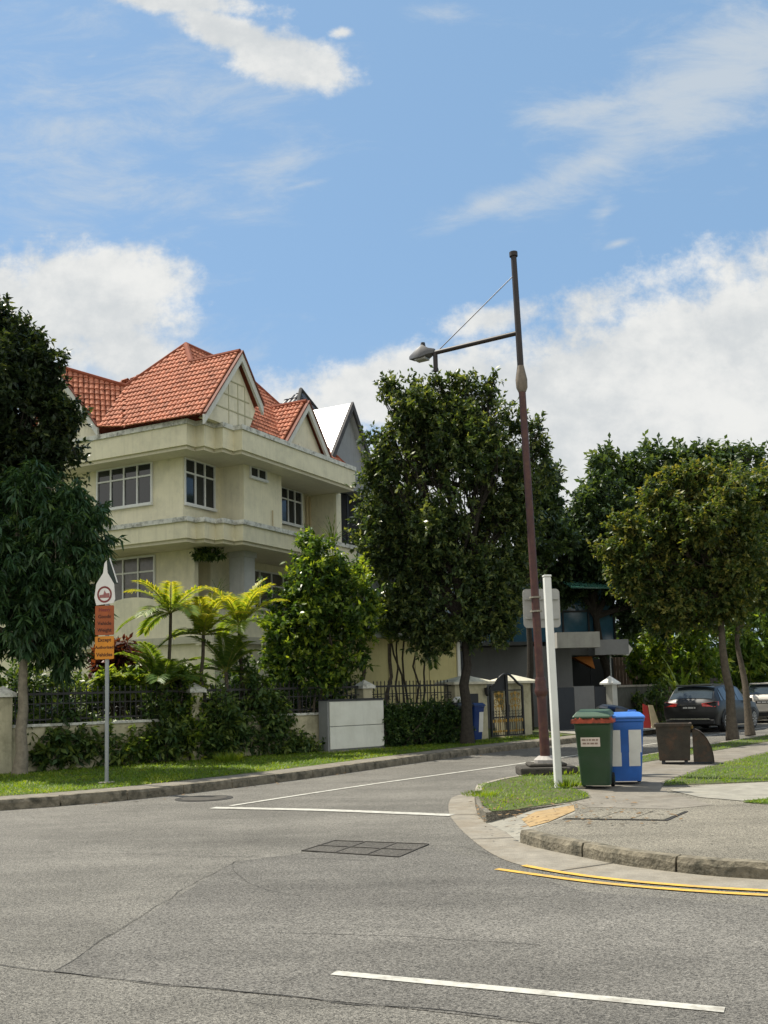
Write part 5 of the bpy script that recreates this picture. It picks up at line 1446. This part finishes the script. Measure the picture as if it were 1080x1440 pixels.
palm('clump of thin green cane palms rising behind the spiked railing', b1, P(575,880,29.2), .03, 6, 1.5, 57, PG, None, up=.9, leaflet=.36, lw=.04,
     stems=[(b1+Vector((dx,dy,0)), P(px,py,29.2+dy), .028) for dx,dy,px,py in ((-.35,0,558,890),(-.1,.2,568,868),(.1,-.1,588,885),(.35,.15,600,900),(.0,.3,545,860))])
palm('upright yellow green palm reaching above the ficus', vb(512,28.4), P(508,838,28.4), .05, 10, 1.9, 58, YG, None, up=1.0, leaflet=.42, lw=.05)
palm('sunlit palm with feathery fronds between the ficus and the street tree', vb(541,27.9), P(548,905,27.9), .05, 9, 1.5, 59, YG, None, up=.95, leaflet=.40, lw=.045)
# strap leaved plants on the far side of the road
def strap(name, label, c, n, L, W, m, seed, group=None, z=None):
    rng = np.random.default_rng(seed); c = Vector(c); t = thing(name, label, 'plant', c, 0, group)
    pos, ld, nor, LL, WW, TT = [], [], [], [], [], []
    for i in range(n):
        a = rng.random()*6.28; el = .5+rng.random()*.9; d = Vector((math.cos(a)*math.cos(el),math.sin(a)*math.cos(el),math.sin(el))); p = Vector((rng.normal()*.06*L,rng.normal()*.06*L,0))
        l = L*(.7+.5*rng.random()); tt = .35+rng.random()*.5
        for k in range(5):
            pos.append(p.copy()); ld.append(d.copy()); nor.append(Vector((-d.x,-d.y,1.2))); LL.append(l/5*1.25); WW.append(W*(1-.16*k)); TT.append(tt)
            p = p+d*(l/5); d = (d+Vector((0,0,-.20))).normalized()
    leaf_obj('leaves', np.array(pos), np.array(ld), np.array(nor), np.array(LL), np.array(WW), np.array(TT), m, t, mid=.5)
    return t
gpz = P(955,957,38)
strap('banana_plant', 'pale green banana like plant with broad leaves behind the charcoal car', (gpz.x,38,.9), 18, 1.7, .26, YG, 61)
# planting along the foot of the boundary fence
VG = 'shrubs planted along the foot of the boundary fence'
def vs_(px, Y, h, w, dep=.4): c = P(px,1050,Y); return (np.array([c.x,Y,.13+h*.5]), np.array([w,dep,h*.55]))
for lbl, px, Yk, h, w, mm, sd, Lf in (
    ('dark strap leaved shrub at the foot of the fence left of the round sign', 52, 20.9, 1.15, .62, SH, 71, .22),
    ('dull green shrub directly behind the sign pole', 128, 21.6, 1.0, .60, SH, 72, .18),
    ('leafy shrub filling the corner left of the cream fence post', 228, 22.4, 1.5, .50, SH, 73, .16),
    ('small pale leaved shrub in the gap between the sign pole shrub and the palms', 185, 22.1, .8, .42, FC, 85, .15),
    ('bushy shrub right of the cream fence post under the palms', 306, 23.2, 1.5, .55, SH, 74, .17),
    ('taller dark shrub growing over the railing beside the ficus', 350, 24.0, 2.1, .52, SH, 75, .16),
    ('upright shrub between the left fence pier and the strap leaved shrub', 92, 21.2, 1.35, .40, SH, 86, .18),
    ('slender light green shrub against the railing left of the cream fence post', 258, 22.8, 1.75, .36, FC, 87, .15),
    ('thin shrub rising beside the first ficus stem', 380, 24.3, 1.7, .36, SH, 88, .15),
    ('low sprawling shrub at the foot of the ficus stems', 404, 24.6, .4, .75, SH, 76, .12)):
    bush('fence_shrub', lbl, [vs_(px,Yk,h,w), vs_(px+14,Yk+.1,h*.7,w*.85), vs_(px-14,Yk-.1,h*.6,w*.85)], mm, sd, 330, 14, Lf, Lf*.40, VG, shell=.15, droop=.3, tbase=.52, updir=.7)
bush('croton_shrub', 'dark red leaved croton shrub beside the orange sign plate', [lob(165,925,26,18,23.6), lob(178,945,24,24,23.6), lob(150,940,18,20,23.6)], RED, 77, 200, 12, .2, .08, shell=.3, z=1.2)
bush('garden_shrub', 'yellow green leafy shrub growing over the railing right of the round sign', [lob(205,955,36,16,23.2), lob(160,962,26,14,23), lob(262,960,24,18,23.4)], YG, 78, 320, 12, .17, .07, shell=.3, tbase=.5)
bush('garden_shrub', 'dark garden shrubs showing through the railing behind the mango trunk', [lob(90,985,60,40,23.5), lob(30,975,50,40,22.8), lob(170,990,50,34,24.4), lob(250,990,40,34,25)], SH, 79, 760, 13, .16, .07, shell=.3, tbase=.5)
bush('garden_shrub', 'dark garden shrubs showing through the railing behind the ficus', [lob(330,985,50,36,26), lob(400,985,50,36,27), lob(480,985,40,34,28)], SH, 80, 520, 13, .16, .07, shell=.3, tbase=.5)
# plants on the balconies
p = P(291,783,28.9)
bush('hanging_plant', 'dark hanging plant under the middle balcony of the cream house', [(np.array(p), np.array([.26,.2,.20])), (np.array(p)+np.array([.22,0,.04]), np.array([.2,.15,.12]))], SH, 81, 90, 12, .15, .06, shell=.2, z=p.z)
p = P(304,838,28.2)
strap('potted_plant', 'spiky potted plant standing on the terrace parapet', (p.x,p.y,p.z), 16, .62, .05, PG, 82)
p = P(467,768,31.2)
strap('potted_plant', 'bright yellow green plant on the balcony by the party wall', (p.x,p.y,p.z), 30, .95, .07, YG, 83)
p = P(432,752,30.6)
strap('potted_plant', 'small dark pot plant below the balcony window', (p.x,p.y,p.z), 16, .35, .05, SH, 84)

# ------------------------------------------------------------------ grass
GRM = leafmat('grass_blade', (.035,.075,.008), (.075,.125,.012), (.17,.19,.03), .42, .55, .9)
def in_polys(pts, poly):
    x, y = pts[:,0], pts[:,1]; c = np.zeros(len(pts),bool)
    for i in range(len(poly)):
        ax, ay = poly[i][:2]; bx, by = poly[i-1][:2]
        m_ = ((ay > y) != (by > y)) & (x < (bx-ax)*(y-ay)/((by-ay) if by != ay else 1e-9)+ax); c ^= m_
    return c
def grass(poly, n, h, z, seed, ymax=60, bias=None):
    rng = np.random.default_rng(seed); A_ = np.array([p[:2] for p in poly]); lo, hi = A_.min(0), A_.max(0); hi[1] = min(hi[1], ymax)
    pts = lo+(hi-lo)*rng.random((n,2)); pts = pts[in_polys(pts, poly)]
    d2 = np.hypot(pts[:,0],pts[:,1]); keep = rng.random(len(pts)) < np.clip((15/d2)**1.3,0,1); pts = pts[keep]; n = len(pts)
    pn = np.array([mnoise.noise(Vector((a*.9,b*.9,seed))) for a,b in pts]); pf = np.array([mnoise.noise(Vector((a*4,b*4,seed+5))) for a,b in pts])
    pos = np.column_stack([pts, np.full(n,z)])
    a = rng.random(n)*6.283; ld = np.column_stack([np.cos(a)*.75,np.sin(a)*.75,.4+rng.random(n)*.7])
    nor = np.column_stack([-np.cos(a),-np.sin(a),np.full(n,1.0)])+rng.normal(size=(n,3))*.2
    L = h*(.55+.7*rng.random(n))*(1+.45*pf+.3*pn); tint = .46+.32*pn+.2*pf+rng.normal(size=n)*.16
    return pos, ld, nor, L, L*.17+.004, tint
parts = [grass(GC, 190000, .06, .136, 1, 34), grass(GR, 220000, .06, .136, 2, 30), grass(GP, 42000, .055, .136, 3)]
lkp = [(p.x,p.y) for p in LK2 if p.x > -11 and p.x < 5.2]
vpoly = lkp+[tuple(fpt(15.6,.3)[:2]),tuple(fpt(13.4,-.1)[:2]),tuple(fpt(-5,-.08)[:2])]
parts.append(grass(vpoly, 260000, .075, .14, 4))
cat_ = [np.concatenate([q[i] for q in parts]) for i in range(6)]
tag(leaf_obj('grass', *cat_[:3], cat_[3], cat_[4], cat_[5], GRM, None, mid=.4, droop=.15), 'short green grass on the verges and around the footpath', 'grass', kind='stuff')
tf_ = []
rngt = np.random.default_rng(9)
for (x, y, nn, rr2, hh) in ((-3.45,21.9,500,.30,.30),(2.6,14.75,260,.22,.14),(2.9,17.0,200,.4,.12),(1.25,13.9,300,.25,.08)):
    a = rngt.random(nn)*6.283; r = rr2*np.sqrt(rngt.random(nn)); pos = np.column_stack([x+r*np.cos(a),y+r*np.sin(a),np.full(nn,.137)])
    ld = np.column_stack([np.cos(a)*.6,np.sin(a)*.6,.7+rngt.random(nn)]); tf_.append((pos,ld,np.column_stack([-np.cos(a),-np.sin(a),np.ones(nn)]),hh*(.5+.8*rngt.random(nn)),np.full(nn,.012),.6+rngt.normal(size=nn)*.2))
ct_ = [np.concatenate([q[i] for q in tf_]) for i in range(6)]
tag(leaf_obj('grass', *ct_, GRM, None, mid=.4, droop=.2), 'longer grass tufts around the posts and along the verge', 'grass', kind='stuff')
